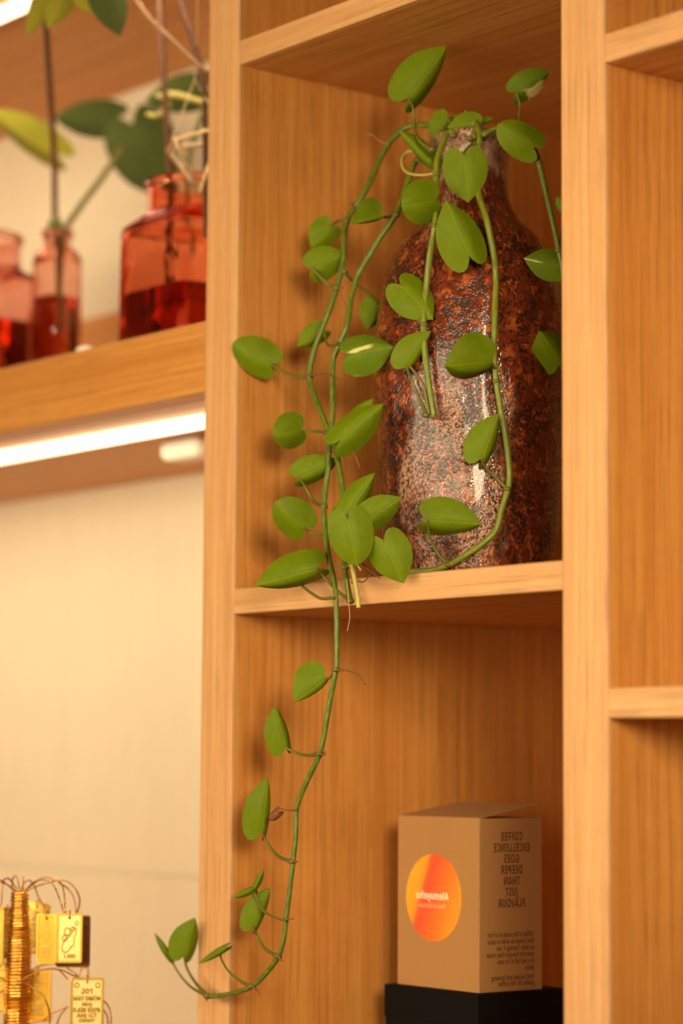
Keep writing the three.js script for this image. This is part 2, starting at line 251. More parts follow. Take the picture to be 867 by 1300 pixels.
// ------------------------------------------------------------------ data measured in the place (metres)
const D = {
  vines: {
  A: [[-0.0282,1.8197,-0.097],[-0.0579,1.8341,-0.1033],[-0.084,1.8405,-0.1043],[-0.0966,1.8426,-0.104],[-0.1038,1.8411,-0.1013],[-0.1103,1.834,-0.0957],[-0.1127,1.8185,-0.0859],[-0.1116,1.7973,-0.0741],[-0.1123,1.7812,-0.0651],[-0.115,1.7736,-0.0606],[-0.1163,1.7632,-0.0548],[-0.112,1.7445,-0.0488],[-0.1073,1.7317,-0.0447],[-0.1054,1.7074,-0.0366],[-0.1067,1.6887,-0.0301],[-0.1111,1.6688,-0.024],[-0.1153,1.6523,-0.0211],[-0.1146,1.6388,-0.0188],[-0.1054,1.6232,-0.0162],[-0.0919,1.6067,-0.0136],[-0.0808,1.5918,-0.0112],[-0.0706,1.579,-0.0091],[-0.0625,1.5636,-0.0064],[-0.0564,1.5502,-0.0038],[-0.048,1.5252,0.0013],[-0.0384,1.493,0.008],[-0.0331,1.4797,0.01],[-0.026,1.4647,0.012]],
  B: [[-0.0342,1.8169,-0.0944],[-0.0518,1.8149,-0.091],[-0.0634,1.8131,-0.0884],[-0.0681,1.8066,-0.0839],[-0.0667,1.7903,-0.0749],[-0.0612,1.7596,-0.058],[-0.0683,1.7462,-0.0518],[-0.0769,1.7306,-0.046],[-0.0848,1.7124,-0.0394],[-0.0842,1.6967,-0.034],[-0.08,1.6738,-0.0263],[-0.0845,1.6604,-0.0232],[-0.0891,1.6502,-0.0213],[-0.0868,1.6337,-0.0185],[-0.0802,1.6036,-0.0133],[-0.0785,1.5839,-0.0098],[-0.0759,1.563,-0.0061],[-0.075,1.5477,-0.003],[-0.0735,1.537,-0.0008],[-0.0662,1.5167,0.0034],[-0.056,1.4958,0.0076],[-0.0467,1.4793,0.0102],[-0.042,1.4616,0.0121],[-0.0406,1.4257,0.0126],[-0.0411,1.4174,0.0127],[-0.0465,1.3991,0.0129],[-0.0538,1.3702,0.0133],[-0.058,1.3579,0.0135],[-0.0685,1.3434,0.0137],[-0.079,1.3287,0.0138],[-0.0838,1.3185,0.014],[-0.0842,1.3,0.0142],[-0.0868,1.2809,0.0145],[-0.0903,1.2601,0.0147],[-0.0938,1.2393,0.015],[-0.097,1.2229,0.0152],[-0.1019,1.2131,0.0154],[-0.1151,1.201,0.0155],[-0.1333,1.1894,0.0156],[-0.1607,1.1819,0.0157],[-0.1884,1.1778,0.0157]],
  C: [[-0.0162,1.814,-0.077],[-0.022,1.8179,-0.0755],[-0.0196,1.8065,-0.0676],[-0.0177,1.7932,-0.0607],[-0.0143,1.7807,-0.0567],[-0.0058,1.7587,-0.0493],[0.0042,1.7369,-0.0396],[-0.004,1.7184,-0.0422],[-0.0087,1.6973,-0.043],[-0.0073,1.6712,-0.0391],[-0.0052,1.6478,-0.0383],[-0.002,1.6212,-0.04],[0.0,1.5984,-0.0429]],
  D: [[-0.0073,1.8114,-0.0862],[-0.0124,1.8223,-0.0955],[-0.0053,1.8154,-0.0915],[-0.0002,1.7987,-0.0861],[0.0095,1.7671,-0.0766],[0.0241,1.7439,-0.0712],[0.0267,1.7153,-0.0765],[0.0248,1.7045,-0.0798],[0.0294,1.6692,-0.0748],[0.0303,1.6471,-0.0733],[0.0311,1.6243,-0.0748],[0.0313,1.6031,-0.0792],[0.0318,1.579,-0.0841],[0.0319,1.5565,-0.087],[0.0313,1.5467,-0.0856],[0.0291,1.5313,-0.0812],[0.0272,1.5182,-0.0784],[0.0245,1.5125,-0.0747],[0.0154,1.5018,-0.0641],[0.0027,1.493,-0.0547],[-0.009,1.4894,-0.0489],[-0.0278,1.4891,-0.044]],
  E: [[0.0043,1.8113,-0.0852],[0.0087,1.8166,-0.0936],[0.0164,1.8153,-0.1024],[0.0242,1.8075,-0.1077],[0.0313,1.7998,-0.1121],[0.0354,1.7897,-0.1129],[0.0396,1.7693,-0.1152],[0.0444,1.7461,-0.1177],[0.0488,1.7229,-0.1198],[0.0512,1.6988,-0.1245],[0.0508,1.6703,-0.1287],[0.0479,1.6373,-0.1305]]
},
  leaves: [
    ["C","g",[-0.0483,1.8462,-0.059],[-0.0272,1.8856,-0.0788],[0.7354,-0.2667,0.6229],0.02,0.01,0.0204,-1,[[-0.0483,1.8462,-0.059],[-0.0503,1.8404,-0.0646],[-0.0504,1.8293,-0.0663],[-0.035,1.8109,-0.0578],[-0.0231,1.8018,-0.0599]]],
    ["E","v",[0.0108,1.8477,-0.1139],[0.0274,1.8641,-0.1319],[0.7064,-0.2685,0.6549],0.0117,0.0099,0.0119,-1,[[0.0108,1.8477,-0.1139],[0.0107,1.8381,-0.1172],[0.012,1.8279,-0.1151],[0.0232,1.8088,-0.1071]]],
    ["E","gr",[0.0391,1.7987,-0.104],[0.0238,1.8151,-0.0823],[0.706,-0.2473,0.6636],0.0138,0.0126,0.0141,-1,[[0.0391,1.7987,-0.104],[0.0328,1.7994,-0.1115],[0.0354,1.7897,-0.1129]]],
    ["D","g",[0.008,1.7924,-0.0641],[0.0072,1.7581,-0.0687],[0.7253,-0.2445,0.6435],0.0166,0.0166,0.017,-1,[[0.008,1.7924,-0.0641],[-0.0006,1.7998,-0.0741],[-0.0039,1.8055,-0.0832],[-0.0022,1.8047,-0.0879]]],
    ["C","gr",[0.0056,1.7557,-0.039],[-0.0009,1.7484,-0.0134],[0.736,-0.2272,0.6378],0.0159,0.017,0.0174,-1,[[0.0056,1.7557,-0.039],[-0.0056,1.7647,-0.0509],[-0.0136,1.7788,-0.0564]]],
    ["C","g",[0.0261,1.7128,-0.0535],[0.0182,1.7531,-0.037],[0.7306,-0.2049,0.6513],0.0186,0.0147,0.019,-1,[[0.0261,1.7128,-0.0535],[0.018,1.7168,-0.0561],[0.0099,1.7297,-0.0482],[0.0042,1.7369,-0.0396]]],
    ["C","o",[-0.0358,1.8333,-0.0864],[-0.0448,1.8168,-0.0778],[0.7269,-0.2591,0.636],0.0071,0.01,0.0102,-1,[[-0.0358,1.8333,-0.0864],[-0.0334,1.8276,-0.0874],[-0.0173,1.814,-0.0756]]],
    ["C","g",[-0.0139,1.824,-0.0968],[-0.0283,1.8227,-0.0791],[0.7196,-0.2557,0.6456],0.0035,0.0111,0.0114,-1,[[-0.0139,1.824,-0.0968],[-0.0123,1.8183,-0.093],[-0.0087,1.8114,-0.0844]]],
    ["B","g",[-0.036,1.7959,-0.0704],[-0.0495,1.8208,-0.0494],[0.7346,-0.2415,0.634],0.0041,0.0088,0.0112,-1,[[-0.036,1.7959,-0.0704],[-0.0478,1.7965,-0.079],[-0.0672,1.8064,-0.0839]]],
    ["D","g",[-0.0154,1.8284,-0.1029],[-0.0097,1.8314,-0.1096],[0.718,-0.2572,0.6468],0.0029,0.0024,0.003,-1,[[-0.0154,1.8284,-0.1029],[-0.0135,1.8241,-0.0973]]],
    ["B","g",[-0.0738,1.7603,-0.0516],[-0.0791,1.7515,-0.0302],[0.7518,-0.2213,0.6212],0.0024,0.0148,0.0151,1,[[-0.0738,1.7603,-0.0516],[-0.0731,1.7593,-0.058],[-0.0607,1.7589,-0.0576]]],
    ["A","y",[-0.1289,1.7609,-0.0495],[-0.14,1.7446,-0.0384],[0.7648,-0.2169,0.6067],0.0109,0.0121,0.0123,-1,[[-0.1289,1.7609,-0.0495],[-0.1293,1.7664,-0.0575],[-0.1163,1.7632,-0.0548]]],
    ["A","y",[-0.126,1.7247,-0.0299],[-0.1098,1.7368,-0.0482],[0.772,-0.2001,0.6033],0.0138,0.0126,0.014,-1,[[-0.126,1.7247,-0.0299],[-0.1179,1.7145,-0.035],[-0.1136,1.7105,-0.0377],[-0.1054,1.7074,-0.0366]]],
    ["B","y",[-0.1209,1.677,-0.037],[-0.1345,1.665,-0.022],[0.7729,-0.1754,0.6098],0.0072,0.0101,0.0103,-1,[[-0.1209,1.677,-0.037],[-0.1155,1.6665,-0.0358],[-0.1014,1.6624,-0.0315],[-0.0845,1.6604,-0.0232]]],
    ["A","gr",[-0.1618,1.6546,-0.0166],[-0.1782,1.6705,0.0066],[0.7881,-0.162,0.5939],0.0138,0.0156,0.016,-1,[[-0.1618,1.6546,-0.0166],[-0.1588,1.6517,-0.0219],[-0.1393,1.6433,-0.0221],[-0.1146,1.6388,-0.0188]]],
    ["A","gr",[-0.1156,1.599,-0.0118],[-0.1207,1.5935,0.0093],[0.7833,-0.1358,0.6066],0.0129,0.0147,0.015,-1,[[-0.1156,1.599,-0.0118],[-0.1116,1.5978,-0.0161],[-0.0991,1.5959,-0.016],[-0.0818,1.5925,-0.0113]]],
    ["A","g",[-0.0458,1.5809,0.0079],[-0.0235,1.6086,-0.0153],[0.7743,-0.1309,0.6191],0.0119,0.0141,0.0167,-1,[[-0.0458,1.5809,0.0079],[-0.0647,1.581,-0.0051],[-0.0706,1.579,-0.0091]]],
    ["A","g",[-0.0597,1.6048,-0.0178],[-0.0502,1.6163,-0.0278],[0.7691,-0.142,0.6231],0.004,0.0069,0.007,-1,[[-0.0597,1.6048,-0.0178],[-0.0701,1.5978,-0.0188],[-0.0808,1.5918,-0.0112]]],
    ["B","v2",[-0.0591,1.6483,-0.0118],[-0.0382,1.6542,-0.037],[0.7677,-0.166,0.6189],0.0127,0.0178,0.0182,-1,[[-0.0591,1.6483,-0.0118],[-0.0764,1.6551,-0.022],[-0.0845,1.6604,-0.0232]]],
    ["A","o",[-0.1067,1.7018,-0.0777],[-0.1132,1.6808,-0.0731],[0.7576,-0.1868,0.6254],0.0078,0.0114,0.0117,-1,[[-0.1067,1.7018,-0.0777],[-0.1051,1.7066,-0.0694],[-0.106,1.7125,-0.0569],[-0.1017,1.72,-0.0411]]],
    ["C","g",[-0.0226,1.697,-0.0296],[-0.0007,1.67,-0.0417],[0.7506,-0.194,0.6316],0.0137,0.016,0.0163,-1,[[-0.0226,1.697,-0.0296],[-0.0183,1.686,-0.0343],[-0.0138,1.673,-0.0373],[-0.0067,1.6664,-0.0387]]],
    ["C","d",[-0.0153,1.6355,-0.0298],[0.0002,1.661,-0.0395],[0.7534,-0.1611,0.6375],0.0153,0.0028,0.0156,-1,[[-0.0153,1.6355,-0.0298],[-0.0168,1.6271,-0.0356],[-0.0123,1.6137,-0.0393],[-0.0053,1.6005,-0.04]]],
    ["D","g",[0.0365,1.6367,-0.0638],[0.0279,1.6313,-0.0297],[0.7309,-0.1633,0.6627],0.0107,0.0219,0.0223,-1,[[0.0365,1.6367,-0.0638],[0.0315,1.6321,-0.0737],[0.0311,1.6243,-0.0748]]],
    ["D","g",[0.028,1.5679,-0.0633],[0.0382,1.6004,-0.0706],[0.7374,-0.1244,0.6639],0.0157,0.0062,0.016,-1,[[0.028,1.5679,-0.0633],[0.0248,1.562,-0.0706],[0.0266,1.5551,-0.0789],[0.0313,1.5473,-0.0853]]],
    ["E","g",[0.0435,1.6413,-0.1245],[0.0439,1.6622,-0.1053],[0.7121,-0.1625,0.6831],0.0166,0.0114,0.0169,-1,[[0.0435,1.6413,-0.1245],[0.0425,1.638,-0.131],[0.0479,1.6373,-0.1305]]],
    ["E","v3",[0.0503,1.7112,-0.1214],[0.0336,1.7168,-0.0996],[0.706,-0.2009,0.6791],0.0126,0.0109,0.0128,-1,[[0.0503,1.7112,-0.1214],[0.0478,1.7076,-0.1261],[0.0512,1.6988,-0.1245]]],
    ["E","g",[0.0499,1.7551,-0.1259],[0.0462,1.763,-0.12],[0.7013,-0.2237,0.6769],0.0052,0.0052,0.0053,-1,[[0.0499,1.7551,-0.1259],[0.0466,1.7465,-0.1275],[0.0488,1.7229,-0.1198]]],
    ["B","y",[-0.0931,1.5595,0.0067],[-0.0741,1.5723,-0.0149],[0.7855,-0.1164,0.6077],0.0127,0.0081,0.0129,-1,[[-0.0931,1.5595,0.0067],[-0.0931,1.5513,0.0001],[-0.0874,1.5422,-0.0021],[-0.0735,1.537,-0.0008]]],
    ["A","gr",[-0.0831,1.5214,0.0105],[-0.0893,1.5394,0.0311],[0.7862,-0.0961,0.6105],0.0132,0.0155,0.0158,-1,[[-0.0831,1.5214,0.0105],[-0.0829,1.5184,0.0041],[-0.071,1.516,0.0018],[-0.0455,1.5158,0.0033]]],
    ["A","g",[-0.0566,1.4896,0.0186],[-0.0854,1.477,0.0525],[0.7839,-0.0795,0.6158],0.009,0.0163,0.0181,-1,[[-0.0566,1.4896,0.0186],[-0.0582,1.485,0.0116],[-0.0449,1.4742,0.0099],[-0.0261,1.4653,0.012]]],
    ["A","g",[-0.0346,1.5277,0.0085],[-0.0201,1.5574,-0.0048],[0.7746,-0.1016,0.6242],0.0112,0.0073,0.014,-1,[[-0.0346,1.5277,0.0085],[-0.0493,1.5311,-0.0004],[-0.0511,1.537,-0.0011]]],
    ["A","d",[-0.0195,1.5217,0.0055],[-0.0015,1.5391,-0.0141],[0.7706,-0.0988,0.6296],0.0123,0.0106,0.0125,-1,[[-0.0195,1.5217,0.0055],[-0.0372,1.52,-0.0002],[-0.0439,1.5134,0.0037]]],
    ["A","gr",[0.0119,1.5194,0.0459],[0.0135,1.4866,0.0386],[0.7747,-0.1003,0.6243],0.0162,0.0152,0.0166,-1,[[0.0119,1.5194,0.0459],[-0.0225,1.5176,0.0203],[-0.0424,1.5076,0.005]]],
    ["A","g",[0.0252,1.5041,0.0245],[0.0317,1.4745,0.0114],[0.766,-0.0911,0.6363],0.0157,0.0146,0.016,-1,[[0.0252,1.5041,0.0245],[0.0023,1.5029,0.014],[-0.0209,1.4958,0.0093],[-0.037,1.4901,0.0084]]],
    ["A","o",[-0.0578,1.5336,-0.0102],[-0.068,1.521,0.0005],[0.7745,-0.1032,0.6241],0.0074,0.008,0.0081,-1,[[-0.0578,1.5336,-0.0102],[-0.047,1.528,0.0007]]],
    ["D","g",[-0.0004,1.5243,-0.0376],[0.0247,1.5216,-0.067],[0.7539,-0.0995,0.6495],0.0174,0.0107,0.0178,-1,[[-0.0004,1.5243,-0.0376],[-0.0065,1.5122,-0.0451],[-0.0044,1.5011,-0.0507],[0.0025,1.493,-0.0545]]],
    ["B","y2",[-0.0541,1.4104,0.0128],[-0.069,1.3941,0.0287],[0.7837,-0.0345,0.6201],0.0011,0.018,0.0183,-1,[[-0.0541,1.4104,0.0128],[-0.0535,1.4122,0.0082],[-0.0411,1.4174,0.0127]]],
    ["B","g",[-0.0987,1.3624,0.0134],[-0.101,1.3925,0.0213],[0.7939,-0.007,0.608],0.0131,0.0051,0.0134,-1,[[-0.0987,1.3624,0.0134],[-0.0932,1.3591,0.0089],[-0.0783,1.3568,0.009],[-0.058,1.3579,0.0135]]],
    ["B","g",[-0.1251,1.3012,0.0142],[-0.1192,1.3413,0.0134],[0.7992,0.027,0.6005],0.0155,0.0046,0.0159,-1,[[-0.1251,1.3012,0.0142],[-0.1241,1.2932,0.0098],[-0.1115,1.2845,0.0099],[-0.0877,1.2809,0.0145]]],
    ["B","y2",[-0.1243,1.261,0.0207],[-0.119,1.2747,0.0163],[0.8001,0.0493,0.5979],0.0023,0.0029,0.0049,-1,[[-0.1243,1.261,0.0207],[-0.1332,1.2577,0.0148]]],
    ["B","y2",[-0.1281,1.2597,0.0207],[-0.1372,1.2534,0.031],[0.8008,0.0499,0.5968],0.0034,0.0023,0.0048,-1,[[-0.1281,1.2597,0.0207],[-0.1332,1.2577,0.0148]]],
    ["B","d",[-0.1324,1.2321,0.0151],[-0.1226,1.2613,0.0077],[0.7995,0.0649,0.5972],0.0126,0.004,0.0129,-1,[[-0.1324,1.2321,0.0151],[-0.1343,1.2256,0.0107],[-0.1245,1.2171,0.0108],[-0.1023,1.2131,0.0154]]],
    ["B","d",[-0.1659,1.2154,0.0153],[-0.1799,1.2031,0.0308],[0.8055,0.073,0.5881],0.0029,0.0029,0.0077,-1,[[-0.1659,1.2154,0.0153],[-0.1787,1.208,0.0109],[-0.1684,1.1978,0.011],[-0.1525,1.1914,0.0111],[-0.1338,1.1896,0.0156]]],
    ["B","d",[-0.219,1.2057,0.0154],[-0.212,1.2347,0.0113],[0.815,0.0764,0.5744],0.0143,0.0071,0.0146,-1,[[-0.219,1.2057,0.0154],[-0.222,1.197,0.011],[-0.2113,1.1872,0.0111],[-0.1884,1.1787,0.0157]]],
    ["B","y2",[-0.2366,1.2028,0.0154],[-0.243,1.2224,0.0266],[0.818,0.0774,0.57],0.003,0.0024,0.0075,-1,[[-0.2366,1.2028,0.0154],[-0.2354,1.1944,0.011],[-0.2194,1.1843,0.0111],[-0.1884,1.1781,0.0157]]]
  ],
  extras: [
    ["B","p",0.9,[[-0.1292,1.2579,0.0178],[-0.1164,1.2449,0.0179],[-0.1021,1.2406,0.018],[-0.0899,1.2396,0.018]]],
    ["B","p",1.1,[[-0.0795,1.4786,0.0136],[-0.0682,1.4729,0.0144],[-0.0555,1.4683,0.015],[-0.0412,1.4681,0.0149]]],
    ["C","p",1.0,[[-0.0151,1.6368,-0.0318],[-0.0091,1.6305,-0.0334],[-0.0041,1.6222,-0.0359],[-0.002,1.6096,-0.0379],[-0.0008,1.6005,-0.0391]]],
    ["B","s",1.1,[[-0.0416,1.7938,-0.0768],[-0.0367,1.7896,-0.0749],[-0.0462,1.7893,-0.0737],[-0.0662,1.7944,-0.0745],[-0.0772,1.8018,-0.0775],[-0.0826,1.8109,-0.082],[-0.0806,1.8153,-0.085],[-0.0718,1.8143,-0.0854]]],
    ["A","cut",1.7,[[-0.016,1.4927,0.0196],[-0.0098,1.4795,0.0218],[-0.0036,1.4664,0.0238],[-0.0024,1.4587,0.0241]]],
    ["A","r0",0.3,[[-0.0185,1.48,0.0218],[-0.0129,1.4613,0.0241],[-0.0118,1.4519,0.0242],[-0.0142,1.4432,0.0243]]],
    ["B","r",0.8,[[-0.037,1.4166,0.0157],[-0.0255,1.4163,0.0157],[-0.0122,1.4127,0.0157],[-0.0042,1.4054,0.0158]]],
    ["A","r",0.8,[[-0.111,1.6393,-0.016],[-0.1027,1.6395,-0.0162],[-0.0915,1.6387,-0.0163],[-0.0817,1.6357,-0.016],[-0.0734,1.6312,-0.0153]]],
    ["A","r",0.4,[[-0.1002,1.7049,-0.0331],[-0.0937,1.7065,-0.034],[-0.0943,1.7016,-0.0323],[-0.0828,1.6887,-0.0284]]],
    ["A","r",0.9,[[-0.0648,1.5776,-0.006],[-0.062,1.5809,-0.0066],[-0.0649,1.5741,-0.0053]]],
    ["A","r",0.9,[[-0.0465,1.5753,-0.0058],[-0.0406,1.5689,-0.0048],[-0.0356,1.5621,-0.0036]]],
    ["B","r",0.7,[[-0.0794,1.3181,0.017],[-0.0896,1.3173,0.017],[-0.1009,1.3188,0.017]]],
    ["B","r",0.9,[[-0.0829,1.2811,0.0175],[-0.0774,1.2813,0.0175]]],
    ["B","r",0.8,[[-0.0899,1.2396,0.018],[-0.0808,1.2411,0.018]]],
    ["B","r",1.2,[[-0.0984,1.2135,0.0184],[-0.0936,1.2104,0.0184]]],
    ["B","r",1.2,[[-0.1288,1.1901,0.0186],[-0.123,1.1877,0.0187],[-0.12,1.1851,0.0187]]],
    ["B","r",0.9,[[-0.1842,1.1786,0.0187],[-0.1851,1.1751,0.0188]]],
    ["B","r",0.8,[[-0.0542,1.3579,0.0165],[-0.0479,1.3573,0.0165],[-0.0489,1.3601,0.0164]]],
    ["A","r",0.8,[[-0.1108,1.7731,-0.058],[-0.1174,1.7783,-0.0602],[-0.1065,1.7691,-0.0561]]],
    ["B","r",0.7,[[-0.0807,1.6596,-0.0202],[-0.0734,1.6551,-0.0196],[-0.0656,1.6523,-0.0193]]],
    ["A","r",0.9,[[-0.0152,1.4915,0.011],[-0.0007,1.4834,0.0122],[0.0069,1.4796,0.0127]]],
    ["A","r",0.9,[[-0.0228,1.4773,0.0133],[-0.0226,1.4807,0.0128],[-0.0116,1.4778,0.0131],[-0.0039,1.4824,0.0123]]],
    ["A","r0",0.7,[[-0.0177,1.4889,0.0204],[-0.0102,1.4901,0.0201],[-0.004,1.4853,0.0208]]],
    ["D","r0",0.7,[[-0.015,1.825,-0.0939],[-0.0189,1.8305,-0.0934],[-0.0207,1.8357,-0.0903]]],
    ["D","stub",1.6,[[-0.0117,1.8233,-0.0949],[-0.0159,1.8305,-0.0971],[-0.0163,1.8352,-0.0959]]],
    ["C","r",0.8,[[0.0023,1.5991,-0.0409],[0.0048,1.5968,-0.0425],[0.0095,1.5949,-0.0458]]],
    ["A","r0",0.3,[[-0.0975,1.8239,-0.0803],[-0.1124,1.8303,-0.0824],[-0.1263,1.8386,-0.0859],[-0.1291,1.8378,-0.085]]]
  ],
  tree: {
  trunk: [[-0.298,1.2525,0.1127],[-0.2992,1.2365,0.1116],[-0.3012,1.2127,0.1102],[-0.3036,1.189,0.1093],[-0.3061,1.1653,0.1085],[-0.3096,1.1296,0.107]],
  wires: [[[-0.2969,1.2519,0.1113],[-0.2936,1.2567,0.1079],[-0.2804,1.262,0.1085],[-0.2713,1.2623,0.1052],[-0.2643,1.259,0.1039],[-0.2627,1.2514,0.1006],[-0.2615,1.2426,0.0977],[-0.2608,1.2373,0.096]],[[-0.2962,1.2519,0.1104],[-0.2914,1.2561,0.1051],[-0.2757,1.2603,0.1023],[-0.27,1.2621,0.0955],[-0.2671,1.2621,0.0918],[-0.2633,1.2574,0.0864],[-0.2631,1.2491,0.0815],[-0.2674,1.2418,0.0793],[-0.2723,1.2368,0.0781]],[[-0.2961,1.2525,0.1104],[-0.2986,1.2598,0.0986],[-0.2955,1.2637,0.0922],[-0.2915,1.2616,0.0869],[-0.2645,1.2588,0.0961],[-0.2616,1.2496,0.0957],[-0.2604,1.2373,0.0955]],[[-0.2745,1.2601,0.0927],[-0.275,1.2557,0.0846],[-0.2728,1.2498,0.0809],[-0.2722,1.2427,0.079],[-0.2723,1.2368,0.0781]],[[-0.2972,1.2525,0.1118],[-0.3043,1.2586,0.1055],[-0.3058,1.261,0.0998],[-0.3064,1.257,0.0951],[-0.3069,1.2492,0.0911],[-0.3051,1.2426,0.0879],[-0.3036,1.2372,0.0851]],[[-0.2976,1.2525,0.1123],[-0.3068,1.2597,0.1089],[-0.3093,1.2644,0.1096],[-0.3136,1.2625,0.1097],[-0.3186,1.2544,0.1066],[-0.3189,1.2472,0.1058],[-0.3198,1.2376,0.1054]],[[-0.2984,1.2525,0.1132],[-0.3005,1.259,0.1169],[-0.2993,1.2633,0.1226],[-0.2991,1.2628,0.1254],[-0.2972,1.2559,0.1284],[-0.2984,1.2459,0.1282],[-0.2994,1.2417,0.1288]],[[-0.2991,1.2525,0.1141],[-0.3053,1.2564,0.116],[-0.3105,1.2593,0.1199],[-0.3185,1.259,0.1234],[-0.3219,1.2536,0.1267],[-0.3236,1.2417,0.1268]],[[-0.2992,1.2519,0.1141],[-0.2945,1.2583,0.1254],[-0.2942,1.2626,0.1338],[-0.2989,1.2596,0.1392],[-0.3012,1.249,0.1403]],[[-0.2963,1.2531,0.1107],[-0.2993,1.2589,0.109],[-0.3005,1.2647,0.1083]],[[-0.2955,1.1857,0.1148],[-0.2873,1.1903,0.1116],[-0.2776,1.1948,0.1067],[-0.2719,1.1966,0.0999],[-0.269,1.1952,0.0913],[-0.2674,1.1915,0.0838],[-0.267,1.1902,0.0799]],[[-0.301,1.1912,0.1032],[-0.2979,1.1959,0.0969],[-0.2934,1.1982,0.09],[-0.288,1.1984,0.0849]],[[-0.2915,1.1865,0.1131],[-0.2804,1.1838,0.1116],[-0.274,1.1775,0.1058],[-0.2723,1.1705,0.1025],[-0.2736,1.1615,0.0995],[-0.2749,1.1498,0.0991]],[[-0.2984,1.1932,0.1035],[-0.2923,1.1945,0.0961],[-0.2848,1.1951,0.0869],[-0.2802,1.1875,0.0798]],[[-0.2846,1.1959,0.0786],[-0.2804,1.1912,0.0727],[-0.2748,1.1893,0.0734],[-0.2729,1.1952,0.072],[-0.2702,1.1959,0.0688],[-0.2704,1.1887,0.0678]],[[-0.3081,1.183,0.114],[-0.3071,1.1882,0.1216],[-0.308,1.1908,0.128]],[[-0.3091,1.1806,0.1147],[-0.3096,1.1774,0.1212],[-0.3129,1.1716,0.126]],[[-0.3022,1.1534,0.1017],[-0.2918,1.1563,0.0956],[-0.2845,1.1619,0.0906],[-0.2766,1.1673,0.0817]],[[-0.2898,1.1595,0.0872],[-0.2929,1.1476,0.0892]],[[-0.2766,1.1673,0.0817],[-0.2826,1.1599,0.0847],[-0.2892,1.1476,0.0845]],[[-0.2646,1.1716,0.0578],[-0.2649,1.1666,0.0525],[-0.2644,1.1583,0.0505],[-0.266,1.1476,0.0507]],[[-0.2654,1.1657,0.0578],[-0.2653,1.1596,0.0535],[-0.2659,1.1477,0.0522]]],
  tags: [[[-0.2775,1.2185,0.1009],0.0159,0.0368,-18,0,"warm"],[[-0.2591,1.2198,0.0925],0.0191,0.0366,8,0,"scene"],[[-0.2805,1.2155,0.0752],0.0251,0.0383,0,0,"dark"],[[-0.3118,1.2244,0.09],0.021,0.0386,-20,6,"bright"],[[-0.2988,1.1742,0.0945],0.0206,0.0377,-10,0,"warm"],[[-0.2622,1.1703,0.0738],0.0244,0.0379,4,0,"text"],[[-0.3059,1.2198,0.1333],0.0208,0.0427,14,0,"bright"],[[-0.3238,1.2205,0.1075],0.021,0.038,30,0,"bright"],[[-0.3195,1.1808,0.1213],0.0213,0.0371,10,0,"bright"]]
},
  bg: {
  s1: [[-0.4016,1.7211,-0.09],[-0.4019,1.7832,-0.09],[-0.4045,1.8426,-0.09],[-0.4121,1.9105,-0.09],[-0.4197,1.9756,-0.09],[-0.4262,2.0412,-0.09]],
  s2: [[-0.3076,1.784,-0.06],[-0.3101,1.851,-0.06],[-0.3136,1.912,-0.06],[-0.3268,1.9486,-0.06],[-0.3412,1.9758,-0.06],[-0.3583,2.0109,-0.06]],
  twig: [[-0.3756,1.9966,-0.03],[-0.3513,1.9723,-0.03],[-0.3218,1.9498,-0.03],[-0.293,1.9272,-0.03],[-0.2661,1.9081,-0.03]],
  s3: [[-0.6331,1.7561,-0.122],[-0.6336,1.8239,-0.12],[-0.6358,1.8581,-0.118],[-0.6105,1.9151,-0.1],[-0.5711,1.9618,-0.07],[-0.5132,1.9855,-0.03],[-0.4537,2.0061,0.01],[-0.4427,2.0431,0.02]],
  s4: [[-0.6281,1.7549,-0.118],[-0.6292,1.8156,-0.12],[-0.6278,1.8459,-0.122],[-0.6451,1.8797,-0.15],[-0.6508,1.9163,-0.18],[-0.6473,1.9486,-0.2]],
  root1: [[-0.4847,1.9342,-0.12],[-0.4721,1.9301,-0.12],[-0.4596,1.9312,-0.12],[-0.4523,1.9354,-0.12],[-0.4637,1.9465,-0.12],[-0.47,1.9485,-0.12]],
  root2: [[-0.4551,1.9461,-0.12],[-0.4353,1.9412,-0.12],[-0.4146,1.9332,-0.12],[-0.3942,1.9254,-0.12]],
  s5: [[-0.4645,1.9497,-0.17],[-0.4728,1.9367,-0.17],[-0.4836,1.9205,-0.17],[-0.4908,1.9035,-0.17],[-0.495,1.8711,-0.17],[-0.5012,1.8097,-0.17]],
  lv: [
    ["d",[-0.66,1.9774,-0.22],[-0.6433,1.9034,-0.253],[0.8046,-0.2549,0.5364],0.0357,0.0357],
    ["d",[-0.5069,1.9774,-0.2],[-0.5437,1.9654,-0.1561],[0.7846,-0.2695,0.5583],0.0191,0.0176],
    ["d",[-0.6884,1.9895,-0.22],[-0.7286,1.9891,-0.1698],[0.8076,-0.2572,0.5308],0.0204,0.0188],
    ["b",[-0.7027,1.9457,-0.16],[-0.741,1.99,-0.1049],[0.8235,-0.2425,0.5129],0.0155,0.0201],
    ["b",[-0.434,2.0103,0.02],[-0.4482,1.968,0.0307],[0.8109,-0.3053,0.4993],0.0108,0.0088],
    ["b",[-0.4117,2.0072,0.015],[-0.4246,1.9705,0.025],[0.8067,-0.3062,0.5054],0.0134,0.0107],
    ["b",[-0.4065,2.0051,0.012],[-0.3948,1.9827,-0.0063],[0.8055,-0.3057,0.5076],0.0107,0.0087],
    ["dd",[-0.3763,2.007,0.0],[-0.3716,1.9595,-0.0137],[0.798,-0.309,0.5175],0.0146,0.0179]
  ]
},
